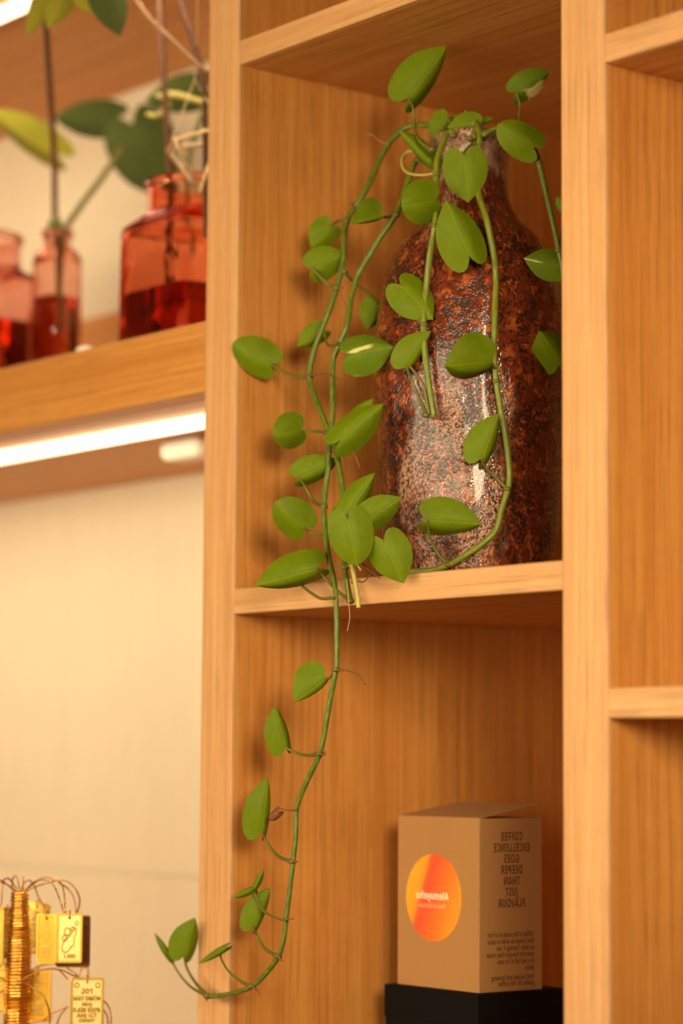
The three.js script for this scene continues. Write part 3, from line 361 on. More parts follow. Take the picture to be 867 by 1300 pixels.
  VP: [[0.0529,0],[0.0558,0.0017],[0.0585,0.0058],[0.0605,0.0152],[0.0617,0.0199],[0.0641,0.0318],[0.0658,0.043],[0.0673,0.0689],[0.0679,0.0949],[0.0697,0.1309],[0.0717,0.1592],[0.0708,0.1905],[0.0673,0.22],[0.0614,0.2413],[0.0553,0.2548],[0.047,0.2643],[0.0388,0.2719],[0.0335,0.2796],[0.0297,0.2885],[0.0276,0.302],[0.0282,0.318],[0.0297,0.3268],[0.0312,0.3321],[0.0317,0.3363],[0.0309,0.3386]],
  VC: [-0.0363,1.4827,-0.11],
  dry: [[-0.1026,1.3159,0.017],[-0.1129,1.3101,0.017],[0.7959,0.0203,0.6051]],
  hang: [[-0.3763,2.007,0.0],[-0.3819,2.0316,0.0],[-0.3929,2.0759,0.0],[-0.4064,2.1144,0.0]],
  poly: [-0.327,1.8509,-0.06]
};

// ------------------------------------------------------------------ stoneware vase
const VW = 2048, VH = 1536;
function vaseField(u, v) {
  // u round the vase, v up; grains of 1 to 3 mm: crawled rust and black glaze, pale ash runs
  const a = fbm(u * 150, v * 108, 150, 108, 3), b = vnoise(u * 440, v * 320, 440, 320, LATB), c = fbm(u * 18, v * 13, 18, 13, 4), e = vnoise(u * 250 + 5, v * 180, 250, 180);
  const black = smooth(0.51, 0.58, a * 0.55 + b * 0.45 + (c - 0.5) * 0.36);
  const ashZone = smooth(0.56, 0.70, fbm(u * 12 + 3.3, v * 4.2 + 1.7, 12, 256, 4, LATB) - 0.015);
  // cream glaze left on the lip, running down in short ragged tongues with a sharp outline
  const lip = v > 0.895 - 0.10 * fbm(u * 20 + 1.3, 0.4, 20, 256, 2) + 0.03 * (b - 0.5) ? smooth(0.34, 0.42, a * 0.6 + e * 0.4) : 0;
  const ash = Math.max(ashZone * smooth(0.40, 0.60, b * 0.6 + e * 0.4), lip);
  const ember = smooth(0.54, 0.70, fbm(u * 80 + 9, v * 58, 80, 58, 3));
  return { black, ash, ember, e, b, c };
}
const vaseMap = dataTex(VW, VH, (u, v) => {
  const f = vaseField(u, v), mix = (p, q, t) => p.map((x, i) => x + (q[i] - x) * t);
  let col = mix([0.150, 0.026, 0.008], [0.34, 0.080, 0.020], f.ember);
  col = col.map((x) => x * (0.7 + 0.6 * f.e));
  col = mix(col, [0.012, 0.008, 0.007], f.black * 0.9);
  col = mix(col, [0.48, 0.31, 0.20], f.ash * 0.62);
  return toS(col);
}, true);
const vaseBump = dataTex(1024, 768, (u, v) => { const f = vaseField(u, v), h = 0.45 - 0.2 * f.black + 0.25 * f.ash + 0.25 * (f.b - 0.5) + 0.9 * (fbm(u * 38, v * 16, 38, 16, 3) - 0.5); return [h, h, h]; });
const vaseRough = dataTex(1024, 768, (u, v) => { const f = vaseField(u, v), r = 0.13 + 0.16 * f.black + 0.16 * f.e * f.b; return [r, r, r]; });
const glaze = new THREE.MeshPhysicalMaterial({ map: vaseMap, bumpMap: vaseBump, bumpScale: 0.0012, roughnessMap: vaseRough, roughness: 1, clearcoat: 0.25, clearcoatRoughness: 0.1 });
const [VX, VY, VZ] = D.VC;
{
  const v = thing('ceramic_vase', 'tall rust brown glazed stoneware vase with a narrow neck on the oak shelf', 'vase', [VX, VY, VZ]);
  const prof = new THREE.SplineCurve(D.VP.map(([r, y]) => new THREE.Vector2(r, y)));
  const NS = 150, NA = 160, pos = [], uv = [], idx = [], H = D.VP[D.VP.length - 1][1];
  const ring = [];
  for (let i = 0; i <= NS; i++) ring.push([...prof.getPoint(i / NS).toArray(), 1]);
  const [rt, ht] = D.VP[D.VP.length - 1];
  ring.push([rt - 0.002, ht + 0.0012, 0.4], [rt - 0.006, ht - 0.0005, 0], [rt - 0.007, ht - 0.01, 0], [rt - 0.008, ht - 0.05, 0], [rt - 0.004, ht - 0.09, 0], [0.045, ht - 0.15, 0], [0.06, ht - 0.25, 0], [0.002, 0.012, 0]);
  ring.forEach(([r, y, k], i) => {
    for (let j = 0; j <= NA; j++) {
      const a = j / NA * Math.PI * 2, u = j / NA, t = y / H;
      const lump = k * (0.0026 * (fbm(u * 9, t * 3, 9, 256, 2) - 0.5) + 0.0044 * (fbm(u * 26, t * 5, 26, 256, 2, LATB) - 0.5) * smooth(0.15, 0.4, t) * (1 - smooth(0.62, 0.75, t)) + 0.004 * (vnoise(u * 22, t * 40, 22, 256) - 0.5) * smooth(0.92, 0.98, t));
      const q = r + lump;
      pos.push(Math.cos(a) * q, Math.max(0, y + k * 0.0022 * (vnoise(u * 8, 3, 8) - 0.5) * smooth(0.93, 1, t)), -Math.sin(a) * q); uv.push(u, t * 0.93);
    }
  });
  for (let i = 0; i < ring.length - 1; i++) for (let j = 0; j < NA; j++) { const a = i * (NA + 1) + j, b = a + NA + 1; idx.push(a, a + 1, b, b, a + 1, b + 1); }
  const c = pos.length / 3; pos.push(0, 0, 0); uv.push(0, 0);
  for (let j = 0; j < NA; j++) idx.push(c, j + 1, j);
  const g = new THREE.BufferGeometry();
  g.setAttribute('position', new THREE.Float32BufferAttribute(pos, 3)); g.setAttribute('uv', new THREE.Float32BufferAttribute(uv, 2)); g.setIndex(idx); g.computeVertexNormals();
  // close the seam of the normals
  const nn = g.attributes.normal;
  for (let i = 0; i < ring.length; i++) { const a = i * (NA + 1), b = a + NA, q = V(nn.getX(a) + nn.getX(b), nn.getY(a) + nn.getY(b), nn.getZ(a) + nn.getZ(b)).normalize(); nn.setXYZ(a, q.x, q.y, q.z); nn.setXYZ(b, q.x, q.y, q.z); }
  mesh('vase_body', g, glaze, v);
}

// ------------------------------------------------------------------ leaves
const OUT_HEART = [[0, 0, 0], [-0.07, 0.10, 0], [-0.145, 0.24, 0.004], [-0.185, 0.42, 0.012], [-0.165, 0.62, 0.04], [-0.09, 0.80, 0.11], [0.04, 0.93, 0.20], [0.19, 0.995, 0.30], [0.35, 0.99, 0.42], [0.50, 0.91, 0.54], [0.63, 0.78, 0.66], [0.75, 0.58, 0.77], [0.85, 0.37, 0.86], [0.93, 0.17, 0.935], [0.975, 0.05, 0.978], [1, 0, 1]];
const OUT_ROUND = [[0, 0, 0], [-0.08, 0.10, 0], [-0.17, 0.24, 0.004], [-0.22, 0.42, 0.012], [-0.20, 0.62, 0.04], [-0.12, 0.80, 0.11], [0.02, 0.93, 0.20], [0.19, 0.995, 0.30], [0.38, 0.99, 0.42], [0.56, 0.91, 0.56], [0.71, 0.78, 0.69], [0.83, 0.60, 0.80], [0.91, 0.42, 0.89], [0.965, 0.22, 0.955], [0.985, 0.07, 0.985], [1, 0, 1]];
function leafGeo(B, T, n, wl, wr, W, fs, opt = {}) {
  const OUT = opt.round ? OUT_ROUND : OUT_HEART;
  B = V(B); T = V(T);
  const l = T.clone().sub(B), len = l.length(); l.normalize();
  const nn = V(n).addScaledVector(l, -V(n).dot(l)).normalize(), left = new THREE.Vector3().crossVectors(nn, l);
  const M = 7, ph = rnd() * 6.28, wav = 0.035 * W * (0.5 + rnd()), arch = (opt.arch ?? 0.05) * (0.6 + 0.8 * rnd()), th = 0.00028;
  const pos = [], uv = [], idx = [];
  // each half bends away from the midrib; the bend is as strong as its seen width asks for
  const bend = (q, f) => { let a = 0, b = 0; const n = 14; for (let i = 0; i < n; i++) { const p = f * (0.25 + 0.75 * smooth(0, 0.55, (i + 0.5) / n * q)); a += Math.cos(p); b += Math.sin(p); } return [a / n * q, b / n * q]; };
  const solve = (w) => { let lo = 0, hi = 1.9; for (let i = 0; i < 24; i++) { const m = (lo + hi) / 2; bend(1, m)[0] > clamp(w / W, 0.06, 0.999) ? lo = m : hi = m; } return lo; };
  const bl = solve(wl), br = solve(wr);
  const place = (side, i, j, off) => {
    const [al, ac, mi] = OUT[i], q = j / M;
    const across = ac * W, along = (mi + (al - mi) * Math.pow(q, 1.3)) * len;
    const [lat, dep] = bend(q, side > 0 ? bl : br);
    const dir = left.clone().multiplyScalar(side * lat).addScaledVector(nn, fs * dep);
    const t = along / len;
    const up = arch * len * Math.sin(Math.PI * clamp(t, 0, 1)) - 0.05 * len * t * t - 0.10 * W * (ac * q) ** 2 - 0.03 * W * Math.exp(-((ac * q * 7) ** 2)) + wav * Math.sin(ph + t * 7 + side) * (ac * q) ** 2;
    return B.clone().addScaledVector(l, along).addScaledVector(dir, across).addScaledVector(nn, up + off);
  };
  for (const off of [th, -th]) {
    const base = pos.length / 3, cols = 2 * M + 1;
    for (let i = 0; i < OUT.length; i++) for (let j = -M; j <= M; j++) {
      const s = j < 0 ? 1 : -1, p = place(s, i, Math.abs(j), off);
      const q = Math.abs(j) / M, [al, ac, mi] = OUT[i];
      pos.push(p.x, p.y, p.z); uv.push(0.5 + (j < 0 ? -1 : 1) * ac * q * 0.48, 0.15 + 0.83 * (mi + (al - mi) * Math.pow(q, 1.3)));
    }
    for (let i = 0; i < OUT.length - 1; i++) for (let j = 0; j < 2 * M; j++) { const a = base + i * cols + j, b = a + cols; off > 0 ? idx.push(a, a + 1, b, b, a + 1, b + 1) : idx.push(a, b, a + 1, b, b + 1, a + 1); }
  }
  // rim
  const cols = 2 * M + 1, half = OUT.length * cols, rim = [];
  for (let i = 0; i < OUT.length; i++) rim.push(i * cols);
  for (let i = OUT.length - 1; i >= 0; i--) rim.push(i * cols + 2 * M);
  const k0 = pos.length / 3;
  for (const r of rim) for (const o of [0, half]) { const k = (r + o) * 3, q = (r + o) * 2; pos.push(pos[k], pos[k + 1], pos[k + 2]); uv.push(uv[q], uv[q + 1]); }
  for (let i = 0; i < rim.length - 1; i++) { const a = k0 + 2 * i; idx.push(a, a + 2, a + 1, a + 1, a + 2, a + 3); }
  const g = new THREE.BufferGeometry();
  g.setAttribute('position', new THREE.Float32BufferAttribute(pos, 3)); g.setAttribute('uv', new THREE.Float32BufferAttribute(uv, 2)); g.setIndex(idx); g.computeVertexNormals();
  return g;
}
function veinTone(u, v) {
  const x = (u - 0.5) / 0.48, y = (v - 0.15) / 0.83, ax = Math.abs(x);
  const mid = Math.exp(-((x * 26) ** 2)), s = (y - 0.42 * ax - 0.12 * ax * ax) * 8.5, side = Math.exp(-(((s - Math.round(s)) * 9) ** 2)) * smooth(0.02, 0.15, ax) * (1 - smooth(0.6, 0.95, ax));
  return [mid, side, fbm(u * 7, v * 7, 7, 7, 4), fbm(u * 26, v * 26, 26, 26, 2, LATB)];
}
function leafTex(patch) {
  return dataTex(256, 256, (u, v) => {
    const [m, s, n, f] = veinTone(u, v), t = 0.88 + 0.28 * (n - 0.5) + 0.10 * (f - 0.5) + 0.12 * m + 0.025 * s;
    let c = [t * 0.92 + 0.10 * m, t * 0.95, t * 0.85];
    if (patch) { const k = patch((u - 0.5) / 0.48, (v - 0.15) / 0.83, n, f); return toS(c.map((x, i) => x * [0.135, 0.205, 0.012][i] * (1 - k) + k * [0.62, 0.55, 0.20][i])); }
    return toS(c);
  }, true);
}
const leafBump = dataTex(256, 256, (u, v) => { const [m, s, n] = veinTone(u, v), h = 0.55 - 0.4 * m - 0.07 * s + 0.3 * (n - 0.5); return [h, h, h]; });
const leafMap = leafTex();
const patches = {
  v: leafTex((x, y, n, f) => smooth(0.0, 0.1, x - 0.18 + (n - 0.5) * 0.5) * smooth(0.18, 0.26, y + (f - 0.5) * 0.3) * (1 - smooth(0.66, 0.76, y + (n - 0.5) * 0.4))),
  v2: leafTex((x, y, n, f) => smooth(0.02, 0.07, 0.10 - Math.abs(x + 0.16 + (y - 0.3) * 0.25) + (n - 0.5) * 0.18) * (1 - smooth(0.42, 0.6, y)) * smooth(-0.06, 0.05, y) + smooth(0.88, 0.95, x + (f - 0.5) * 0.1) * smooth(-0.1, 0, -y + 0.05)),
  v3: leafTex((x, y, n, f) => smooth(0.02, 0.06, 0.07 - Math.abs(x + 0.02) + (n - 0.5) * 0.1) * smooth(0.45, 0.6, y)),
};
const leafMat = (r, g, b, rough = 0.5) => new THREE.MeshPhysicalMaterial({ map: leafMap, bumpMap: leafBump, bumpScale: 0.0004, color: new THREE.Color().setRGB(r, g, b), roughness: rough, specularIntensity: 0.22 });
const LM = {
  g: [leafMat(0.148, 0.206, 0.004)],
};
for (const k of ['v', 'v2', 'v3']) LM[k] = [new THREE.MeshPhysicalMaterial({ map: patches[k], bumpMap: leafBump, bumpScale: 0.0004, roughness: 0.5, specularIntensity: 0.22 })];
const stemTex = (a, b) => dataTex(64, 256, (u, v) => { const n = fbm(u * 8, v * 10, 8, 10, 3), t = smooth(0.4, 0.7, n), l = 0.9 + 0.2 * vnoise(u * 16, v * 4, 16, 4, LATB); return toS(a.map((x, i) => (x + (b[i] - x) * t) * l)); }, true);
const stemMat = new THREE.MeshStandardMaterial({ map: stemTex([0.085, 0.130, 0.010], [0.150, 0.185, 0.014]), roughness: 0.45 });
const paleStem = new THREE.MeshStandardMaterial({ map: stemTex([0.14, 0.185, 0.010], [0.21, 0.225, 0.015]), roughness: 0.45 });
const petioleMat = new THREE.MeshStandardMaterial({ map: stemTex([0.130, 0.145, 0.014], [0.15, 0.10, 0.022]), roughness: 0.45 });
const rootMat = new THREE.MeshStandardMaterial({ map: stemTex([0.16, 0.055, 0.02], [0.24, 0.10, 0.03]), roughness: 0.75 });
const paleMat = new THREE.MeshStandardMaterial({ map: stemTex([0.45, 0.40, 0.07], [0.52, 0.42, 0.14]), roughness: 0.5 });
const threadMat = new THREE.MeshStandardMaterial({ map: stemTex([0.48, 0.24, 0.09], [0.55, 0.32, 0.14]), roughness: 0.7 });

const VINES = {
  A: ['long pothos vine arching over the vase neck and ending at the shelf edge', 0.0024, 0.0021],
  B: ['longest pothos vine, hanging far below the shelf edge and curling up at its tip', 0.0023, 0.0018],
  C: ['short pothos stem hanging straight down the front of the vase with a cut end', 0.0025, 0.0024],
  D: ['pothos vine curving down the vase side and back along its foot', 0.0024, 0.0022],
  E: ['pothos vine with a cream patched leaf, trailing between the vase and the oak upright', 0.0022, 0.0018],
};
const vineGroups = {};
for (const [k, [label, r0, r1]] of Object.entries(VINES)) {
  const g = vineGroups[k] = thing('pothos_vine', label, 'plant', [0, 0, 0], 'pothos vines in the vase');
  mesh('stem', sweep(D.vines[k], (t) => r0 + (r1 - r0) * t, 6, 10), 'CD'.includes(k) ? paleStem : stemMat, g);
}
for (const [k, kind, B, T, n, wl, wr, W, fs, pet] of D.leaves) {
  const g = vineGroups[k], mats = LM[{ gr: 'g', d: 'g', o: 'g', y: 'g', y2: 'g' }[kind] ?? kind];
  const leaf = mesh('leaf', leafGeo(B, T, n, wl, wr, W, fs, { round: kind === 'gr' }), mats[Math.floor(rnd() * mats.length)], g);
  if (kind === 'v') leaf.userData.label = 'green leaf with a cream patch';
  const big = W > 0.012;
  mesh('petiole', sweep(pet, (t) => (big ? 0.0010 : 0.0008) + 0.0006 * t * t, 6, 8), petioleMat, leaf);
  mesh('node', blob(pet[pet.length - 1], 0.0031, 1, 0.75, 1), petioleMat, g);
}
for (const [k, kind, rad, pts] of D.extras) {
  const m = { p: petioleMat, s: paleMat, cut: paleMat, r: rootMat, r0: threadMat, stub: petioleMat }[kind], nm = { p: 'petiole', s: 'leaf_sheath', cut: 'cut_stem', r: 'aerial_root', r0: 'aerial_root', stub: 'cut_stem' }[kind];
  mesh(nm, sweep(pts, (t) => rad / 1000 * (kind === 'r' ? 1 - 0.5 * t : 1), 8, 7), m, vineGroups[k]);
}
// the withered leaf on the hanging vine
{
  const P = D.dry, g = leafGeo(P[0], P[1], P[2], 0.004, 0.003, 0.006, -1, { arch: 0.3 });
  mesh('withered_leaf', g, rootMat, vineGroups.B);
}

// ------------------------------------------------------------------ boxes in the lower compartment
const kraftTex = (draw, w = 512, h = 700) => {
  const c = document.createElement('canvas'); c.width = w; c.height = h;
  const x = c.getContext('2d');
  x.fillStyle = 'rgb(171,124,73)'; x.fillRect(0, 0, w, h);
  for (let i = 0; i < 5200; i++) { const l = 3 + rnd() * 9, a = rnd() * 6.28, px = rnd() * w, py = rnd() * h; x.strokeStyle = rnd() < 0.5 ? 'rgba(150,104,58,0.22)' : 'rgba(214,170,118,0.22)'; x.lineWidth = 0.8; x.beginPath(); x.moveTo(px, py); x.lineTo(px + Math.cos(a) * l, py + Math.sin(a) * l); x.stroke(); }
  if (draw) draw(x, w, h);
  const t = new THREE.CanvasTexture(c); t.colorSpace = THREE.SRGBColorSpace; return t;
};
{
  const BX = -0.0407, BY = 1.1843, BZ = -0.1230, w = 0.0945, d = 0.0622, h = 0.1272, yaw = -0.02;
  const b = thing('coffee_box', 'kraft cardboard coffee box with a round orange sticker and a lifted lid', 'box', [BX, BY, BZ]);
  b.rotation.y = yaw;
  const plainKraft = new THREE.MeshStandardMaterial({ map: kraftTex(), roughness: 0.85 });
  const flat = (nm, W, H, mat, fx) => { const g = new RoundedBoxGeometry(W, H, 0.0009, 1, 0.0004), p = g.attributes.position, uv = g.attributes.uv; for (let i = 0; i < p.count; i++) uv.setXY(i, p.getX(i) / W + 0.5, p.getY(i) / H + 0.5); fx(g); return mesh(nm, g, mat, b); };
  // front wall (faces the room), plain kraft
  flat('front_wall', w, h, plainKraft, (g) => g.translate(-w / 2, h / 2, 0));
  const sideMat = new THREE.MeshStandardMaterial({ roughness: 0.85, map: kraftTex((x, W, H) => {
    x.save(); x.translate(W, 0); x.scale(-1, 1);          // the lettering reads in reverse in the place
    x.fillStyle = 'rgb(74,40,16)'; x.textAlign = 'center';
    x.font = 'bold 48px sans-serif';
    const rows = ['COFFEE', 'EXCELLENCE', 'GOES', 'DEEPER', 'THAN', 'JUST', 'FLAVOUR'];
    rows.forEach((s, i) => { x.save(); x.translate(W * 0.49, 92 + i * 45); x.scale(1.04, 1); x.fillText(s, 0, 0); x.restore(); });
    x.textAlign = 'left'; x.font = 'bold 29px sans-serif';
    const body = ['Coffee is the seed of a fruit', 'that comes as wide in taste', 'as wine. Tasting it, we', 'seek the flavours that make', 'it a cup full of its own', 'place.'];
    body.forEach((s, i) => x.fillText(s, W * 0.13, 482 + i * 27, W * 0.76));
    ['Find recipes and brewing', 'guides for this coffee'].forEach((s, i) => x.fillText(s, W * 0.13, 655 + i * 24, W * 0.76));
    x.restore();
  }) });
  flat('printed_wall', d, h, sideMat, (g) => { g.rotateY(Math.PI / 2); g.translate(0, h / 2, -d / 2); });
  flat('back_wall', w, h, plainKraft, (g) => { g.rotateY(Math.PI); g.translate(-w / 2, h / 2, -d); });
  flat('side_wall', d, h, plainKraft, (g) => { g.rotateY(-Math.PI / 2); g.translate(-w, h / 2, -d / 2); });
  flat('base', w, d, plainKraft, (g) => { g.rotateX(-Math.PI / 2); g.translate(-w / 2, 0.0005, -d / 2); });
  flat('lid', w, d, plainKraft, (g) => { g.translate(0, d / 2, 0); g.rotateX(-Math.PI / 2 + 0.165); g.translate(-w / 2, h, 0); });
  flat('dust_flap', 0.03, d * 0.86, plainKraft, (g) => { g.translate(-0.015, 0, 0); g.rotateX(-Math.PI / 2); g.rotateZ(0.10); g.translate(-0.001, h - 0.0022, -d / 2); });
  const c = document.createElement('canvas'); c.width = c.height = 512; const x = c.getContext('2d');
  x.save(); x.translate(512, 0); x.scale(-1, 1);
  const gr = x.createLinearGradient(60, 330, 470, 170); gr.addColorStop(0, 'rgb(234,152,40)'); gr.addColorStop(0.3, 'rgb(238,120,40)'); gr.addColorStop(0.62, 'rgb(224,86,48)'); gr.addColorStop(0.70, 'rgb(226,90,58)'); gr.addColorStop(0.78, 'rgb(236,156,36)'); gr.addColorStop(1, 'rgb(238,170,44)');
  x.fillStyle = gr; x.fillRect(0, 0, 512, 512);
  for (let i = 0; i < 140; i++) { x.fillStyle = `rgba(255,190,120,${0.05 + rnd() * 0.08})`; x.beginPath(); x.arc(rnd() * 512, rnd() * 512, 3 + rnd() * 10, 0, 7); x.fill(); }
  x.fillStyle = 'rgb(255,238,210)'; x.textAlign = 'center'; x.font = 'bold 62px sans-serif'; x.fillText('Alemayehu', 268, 266, 300);
  x.fillStyle = 'rgb(255,196,150)'; x.font = '34px sans-serif'; x.fillText('Natural Ethiopia', 268, 316, 280);
  x.restore();
  const st = new THREE.CanvasTexture(c); st.colorSpace = THREE.SRGBColorSpace;
  const sg = new THREE.CylinderGeometry(0.0325, 0.0325, 0.0003, 64); sg.rotateX(Math.PI / 2);
  { const p = sg.attributes.position, uv = sg.attributes.uv; for (let i = 0; i < p.count; i++) uv.setXY(i, p.getX(i) / 0.065 + 0.5, p.getY(i) / 0.065 + 0.5); }
  sg.translate(-0.0515, 0.0670, 0.00062);
  const s = mesh('round_sticker', sg, new THREE.MeshStandardMaterial({ map: st, roughness: 0.5 }), b);
  s.userData.label = 'round orange and yellow sticker with white lettering';

  const k = thing('black_box', 'plain black cardboard box under the kraft coffee box', 'box', [BX + 0.004, 1.0557, BZ + 0.005]);
  k.rotation.y = yaw;
  const black = new THREE.MeshPhysicalMaterial({ color: new THREE.Color().setRGB(0.004, 0.0035, 0.0035), roughness: 0.75, specularIntensity: 0.25 });
  mesh('box_body', new RoundedBoxGeometry(0.108, 0.105, 0.090, 2, 0.001).translate(-0.054, 0.0525, -0.045), black, k);
  mesh('box_lid', new RoundedBoxGeometry(0.1095, 0.024, 0.0915, 2, 0.001).translate(-0.054, 0.1162, -0.045), black, k);
}

// ------------------------------------------------------------------ pink glass jars with cuttings
function ringShape(levels, N = 96, emboss) {
  // levels: [y, half width, exponent (2 round, 9 square)]
  const pos = [], uv = [], idx = [];
  levels.forEach(([y, h, e], i) => {
    for (let j = 0; j <= N; j++) {
      const a = j / N * Math.PI * 2, c = Math.cos(a), s = Math.sin(a), r = h / Math.pow(Math.pow(Math.abs(c), e) + Math.pow(Math.abs(s), e), 1 / e);
      let px = c * r, pz = s * r;
      if (emboss) { const f = Math.abs(c) > Math.abs(s) ? pz : px, rho = Math.hypot(f, y - emboss[0]), k = Math.exp(-(((rho - emboss[1]) / 0.0026) ** 2)) * emboss[2]; if (Math.abs(c) > Math.abs(s)) px += Math.sign(c) * k; else pz += Math.sign(s) * k; }
      pos.push(px, y, pz); uv.push(j / N, i / levels.length);
    }
  });
  for (let i = 0; i < levels.length - 1; i++) for (let j = 0; j < N; j++) { const a = i * (N + 1) + j, b = a + N + 1; idx.push(a, b, a + 1, b, b + 1, a + 1); }
  for (const [i, s] of [[0, 1], [levels.length - 1, -1]]) { const k = pos.length / 3; pos.push(0, levels[i][0], 0); uv.push(0, 0); for (let j = 0; j < N; j++) { const a = i * (N + 1) + j; s > 0 ? idx.push(k, a, a + 1) : idx.push(k, a + 1, a); } }
  let g = new THREE.BufferGeometry();
  g.setAttribute('position', new THREE.Float32BufferAttribute(pos, 3)); g.setAttribute('uv', new THREE.Float32BufferAttribute(uv, 2)); g.setIndex(idx);
  g.deleteAttribute('uv'); g = mergeVertices(g, 1e-6); g.computeVertexNormals();
  return g;
}
function fine(levels, n = 7) { const o = []; for (let i = 0; i < levels.length - 1; i++) for (let k = 0; k < n; k++) o.push(levels[i].map((v, q) => v + (levels[i + 1][q] - v) * k / n)); o.push(levels[levels.length - 1]); return o; }
function jar(name, label, pos, half, shoulder, rim, neck, water, tint, sq = 9) {
  const j = thing(name, label, 'jar', pos, 'pink glass jars on the wall shelf');
  const t = Math.min(0.004, half * 0.12);
  const out = fine([[0, half * 0.9, sq], [0.003, half, sq], [shoulder * 0.5, half, sq], [shoulder, half * 0.985, sq], [shoulder + 0.008, half * 0.86, 3.4], [shoulder + 0.013, neck, 2], [rim - 0.007, neck, 2], [rim - 0.006, neck + 0.0025, 2], [rim - 0.001, neck + 0.0025, 2], [rim, neck + 0.001, 2]]);
  const inn = fine([[rim, neck - t * 0.6, 2], [rim - 0.008, neck - t, 2], [shoulder + 0.012, neck - t, 2], [shoulder + 0.005, half * 0.84 - t, 3.4], [shoulder - 0.004, half - t, sq], [shoulder * 0.5, half - t, sq], [0.012, half - t, sq], [0.007, half * 0.8, sq]], 5);
  const glass = new THREE.MeshPhysicalMaterial({ color: 0xffffff, roughness: 0.03, transmission: 1, ior: 1.5, thickness: 0.01, attenuationColor: new THREE.Color().setRGB(...tint), attenuationDistance: 0.009 });
  mesh('glass_body', ringShape([...out, ...inn], 96, [shoulder * 0.52, Math.min(half, shoulder / 2) * 0.72, 0.0011]), glass, j);
  const wm = new THREE.MeshPhysicalMaterial({ color: 0xffffff, roughness: 0.02, transmission: 1, ior: 1.33, thickness: 0.05, attenuationColor: new THREE.Color().setRGB(0.66, 0.30, 0.17), attenuationDistance: half });
  mesh('water', ringShape([[0.0076, half * 0.8, sq], [0.0125, half - t - 0.0004, sq], [water - 0.001, half - t - 0.0004, sq], [water, half - t - 0.001, sq]]), wm, j);
  return j;
}
const SH = 1.695;
jar('glass_jar', 'square coral red glass jar on the oak wall shelf beside the upright', [-0.379, SH, -0.102], 0.052, 0.113, 0.153, 0.0435, 0.056, [0.93, 0.22, 0.10]);
jar('glass_jar', 'square pale pink glass jar at the open end of the row on the wall shelf', [-0.722, SH, -0.078], 0.050, 0.118, 0.160, 0.0475, 0.075, [0.95, 0.42, 0.36]);
jar('glass_bottle', 'slim pink glass bottle between the two square jars on the wall shelf', [-0.634, SH, -0.120], 0.0195, 0.128, 0.157, 0.0125, 0.092, [0.93, 0.33, 0.24], 5);
// things on that shelf
for (const [x, z, r, label] of [[-0.442, -0.030, 0.0062, 'smooth white pebble on the wall shelf between the bottle and the coral jar'], [-0.475, -0.06, 0.0055, 'smaller white pebble on the wall shelf close to the coral jar']]) {
  const g = new THREE.IcosahedronGeometry(1, 3), p = g.attributes.position;
  for (let i = 0; i < p.count; i++) { const q = V(p.getX(i), p.getY(i), p.getZ(i)), k = 1 + 0.16 * (vnoise(q.x * 2 + 9, q.y * 2 + q.z * 3 + 9) - 0.5); p.setXYZ(i, q.x * k * r * 1.5, q.y * k * r + r, q.z * k * r * 1.2); }
  g.computeVertexNormals(); g.translate(0, -0.0003, 0);
  const m = mesh('pebble', g, whitePlastic); m.position.set(x, SH, z); tag(m, label, 'pebble', 'white pebbles on the wall shelf');
}
const thinLeaf = (r, g, b, tr) => new THREE.MeshPhysicalMaterial({ map: leafMap, color: new THREE.Color().setRGB(r, g, b), roughness: 0.95, transmission: tr, thickness: 0 });
const BL = { d: thinLeaf(0.085, 0.120, 0.010, 0.3), b: thinLeaf(0.50, 0.46, 0.010, 0.5) }; BL.dd = BL.d;
const rootTwig = new THREE.MeshStandardMaterial({ map: stemTex([0.34, 0.17, 0.07], [0.44, 0.25, 0.12]), roughness: 0.7 });
const barkMat = new THREE.MeshStandardMaterial({ map: stemTex([0.10, 0.035, 0.015], [0.16, 0.06, 0.02]), roughness: 0.6 });
const cut = (label) => thing('plant_cutting', label, 'plant', [0, 0, 0], 'cuttings rooting in the pink jars');
const bgLeaf = (k, parent, opt) => { const [kind, B, T, n, wl, wr] = D.bg.lv[k]; return mesh('leaf', leafGeo(B, T, n, wl, wr, Math.max(wl, wr) * 1.03, -1, opt), BL[kind], parent); };
{
  const a = cut('tall dark stemmed cutting with a broad dark leaf in the coral jar');
  mesh('stem', sweep(D.bg.s1, 0.0028, 8, 8), barkMat, a); bgLeaf(1, a);
  mesh('root', sweep(D.bg.root1, 0.0022, 8, 7), paleMat, a); mesh('root', sweep(D.bg.root2, (t) => 0.0035 - 0.001 * t, 8, 7), paleMat, a);
  const b = cut('curving reddish brown stem leaning on the oak upright above the coral jar');
  mesh('stem', sweep(D.bg.s2, 0.0026, 8, 8), barkMat, b); mesh('stem', sweep(D.bg.s5, 0.0024, 8, 8), stemMat, b);
  const c = cut('tall cutting with bright yellow green leaves in the slim pink bottle');
  mesh('stem', sweep(D.bg.s3, 0.003, 8, 8), barkMat, c); for (const k of [2, 3, 4, 5, 6]) bgLeaf(k, c);
  mesh('leaf_scar', blob(D.bg.s3[2], 0.007, 1.2, 1, 1), stemMat, c);
  const d = cut('slanting green stalk with a large dark leaf between the jars');
  mesh('stem', sweep(D.bg.s4, 0.0032, 8, 8), petioleMat, d); bgLeaf(0, d);
  const e = thing('hanging_leaf', 'dark green pointed leaf hanging from above in front of the upper wall shelf', 'plant');
  bgLeaf(7, e); mesh('petiole', sweep(D.hang, 0.0016, 8, 8), petioleMat, e);
  const f = thing('dry_twig', 'pale brown dry twig slanting across the cuttings beneath the upper shelf', 'twig');
  mesh('twig', sweep(D.bg.twig, (t) => 0.0026 - 0.0009 * t, 8, 7), rootTwig, f);
}
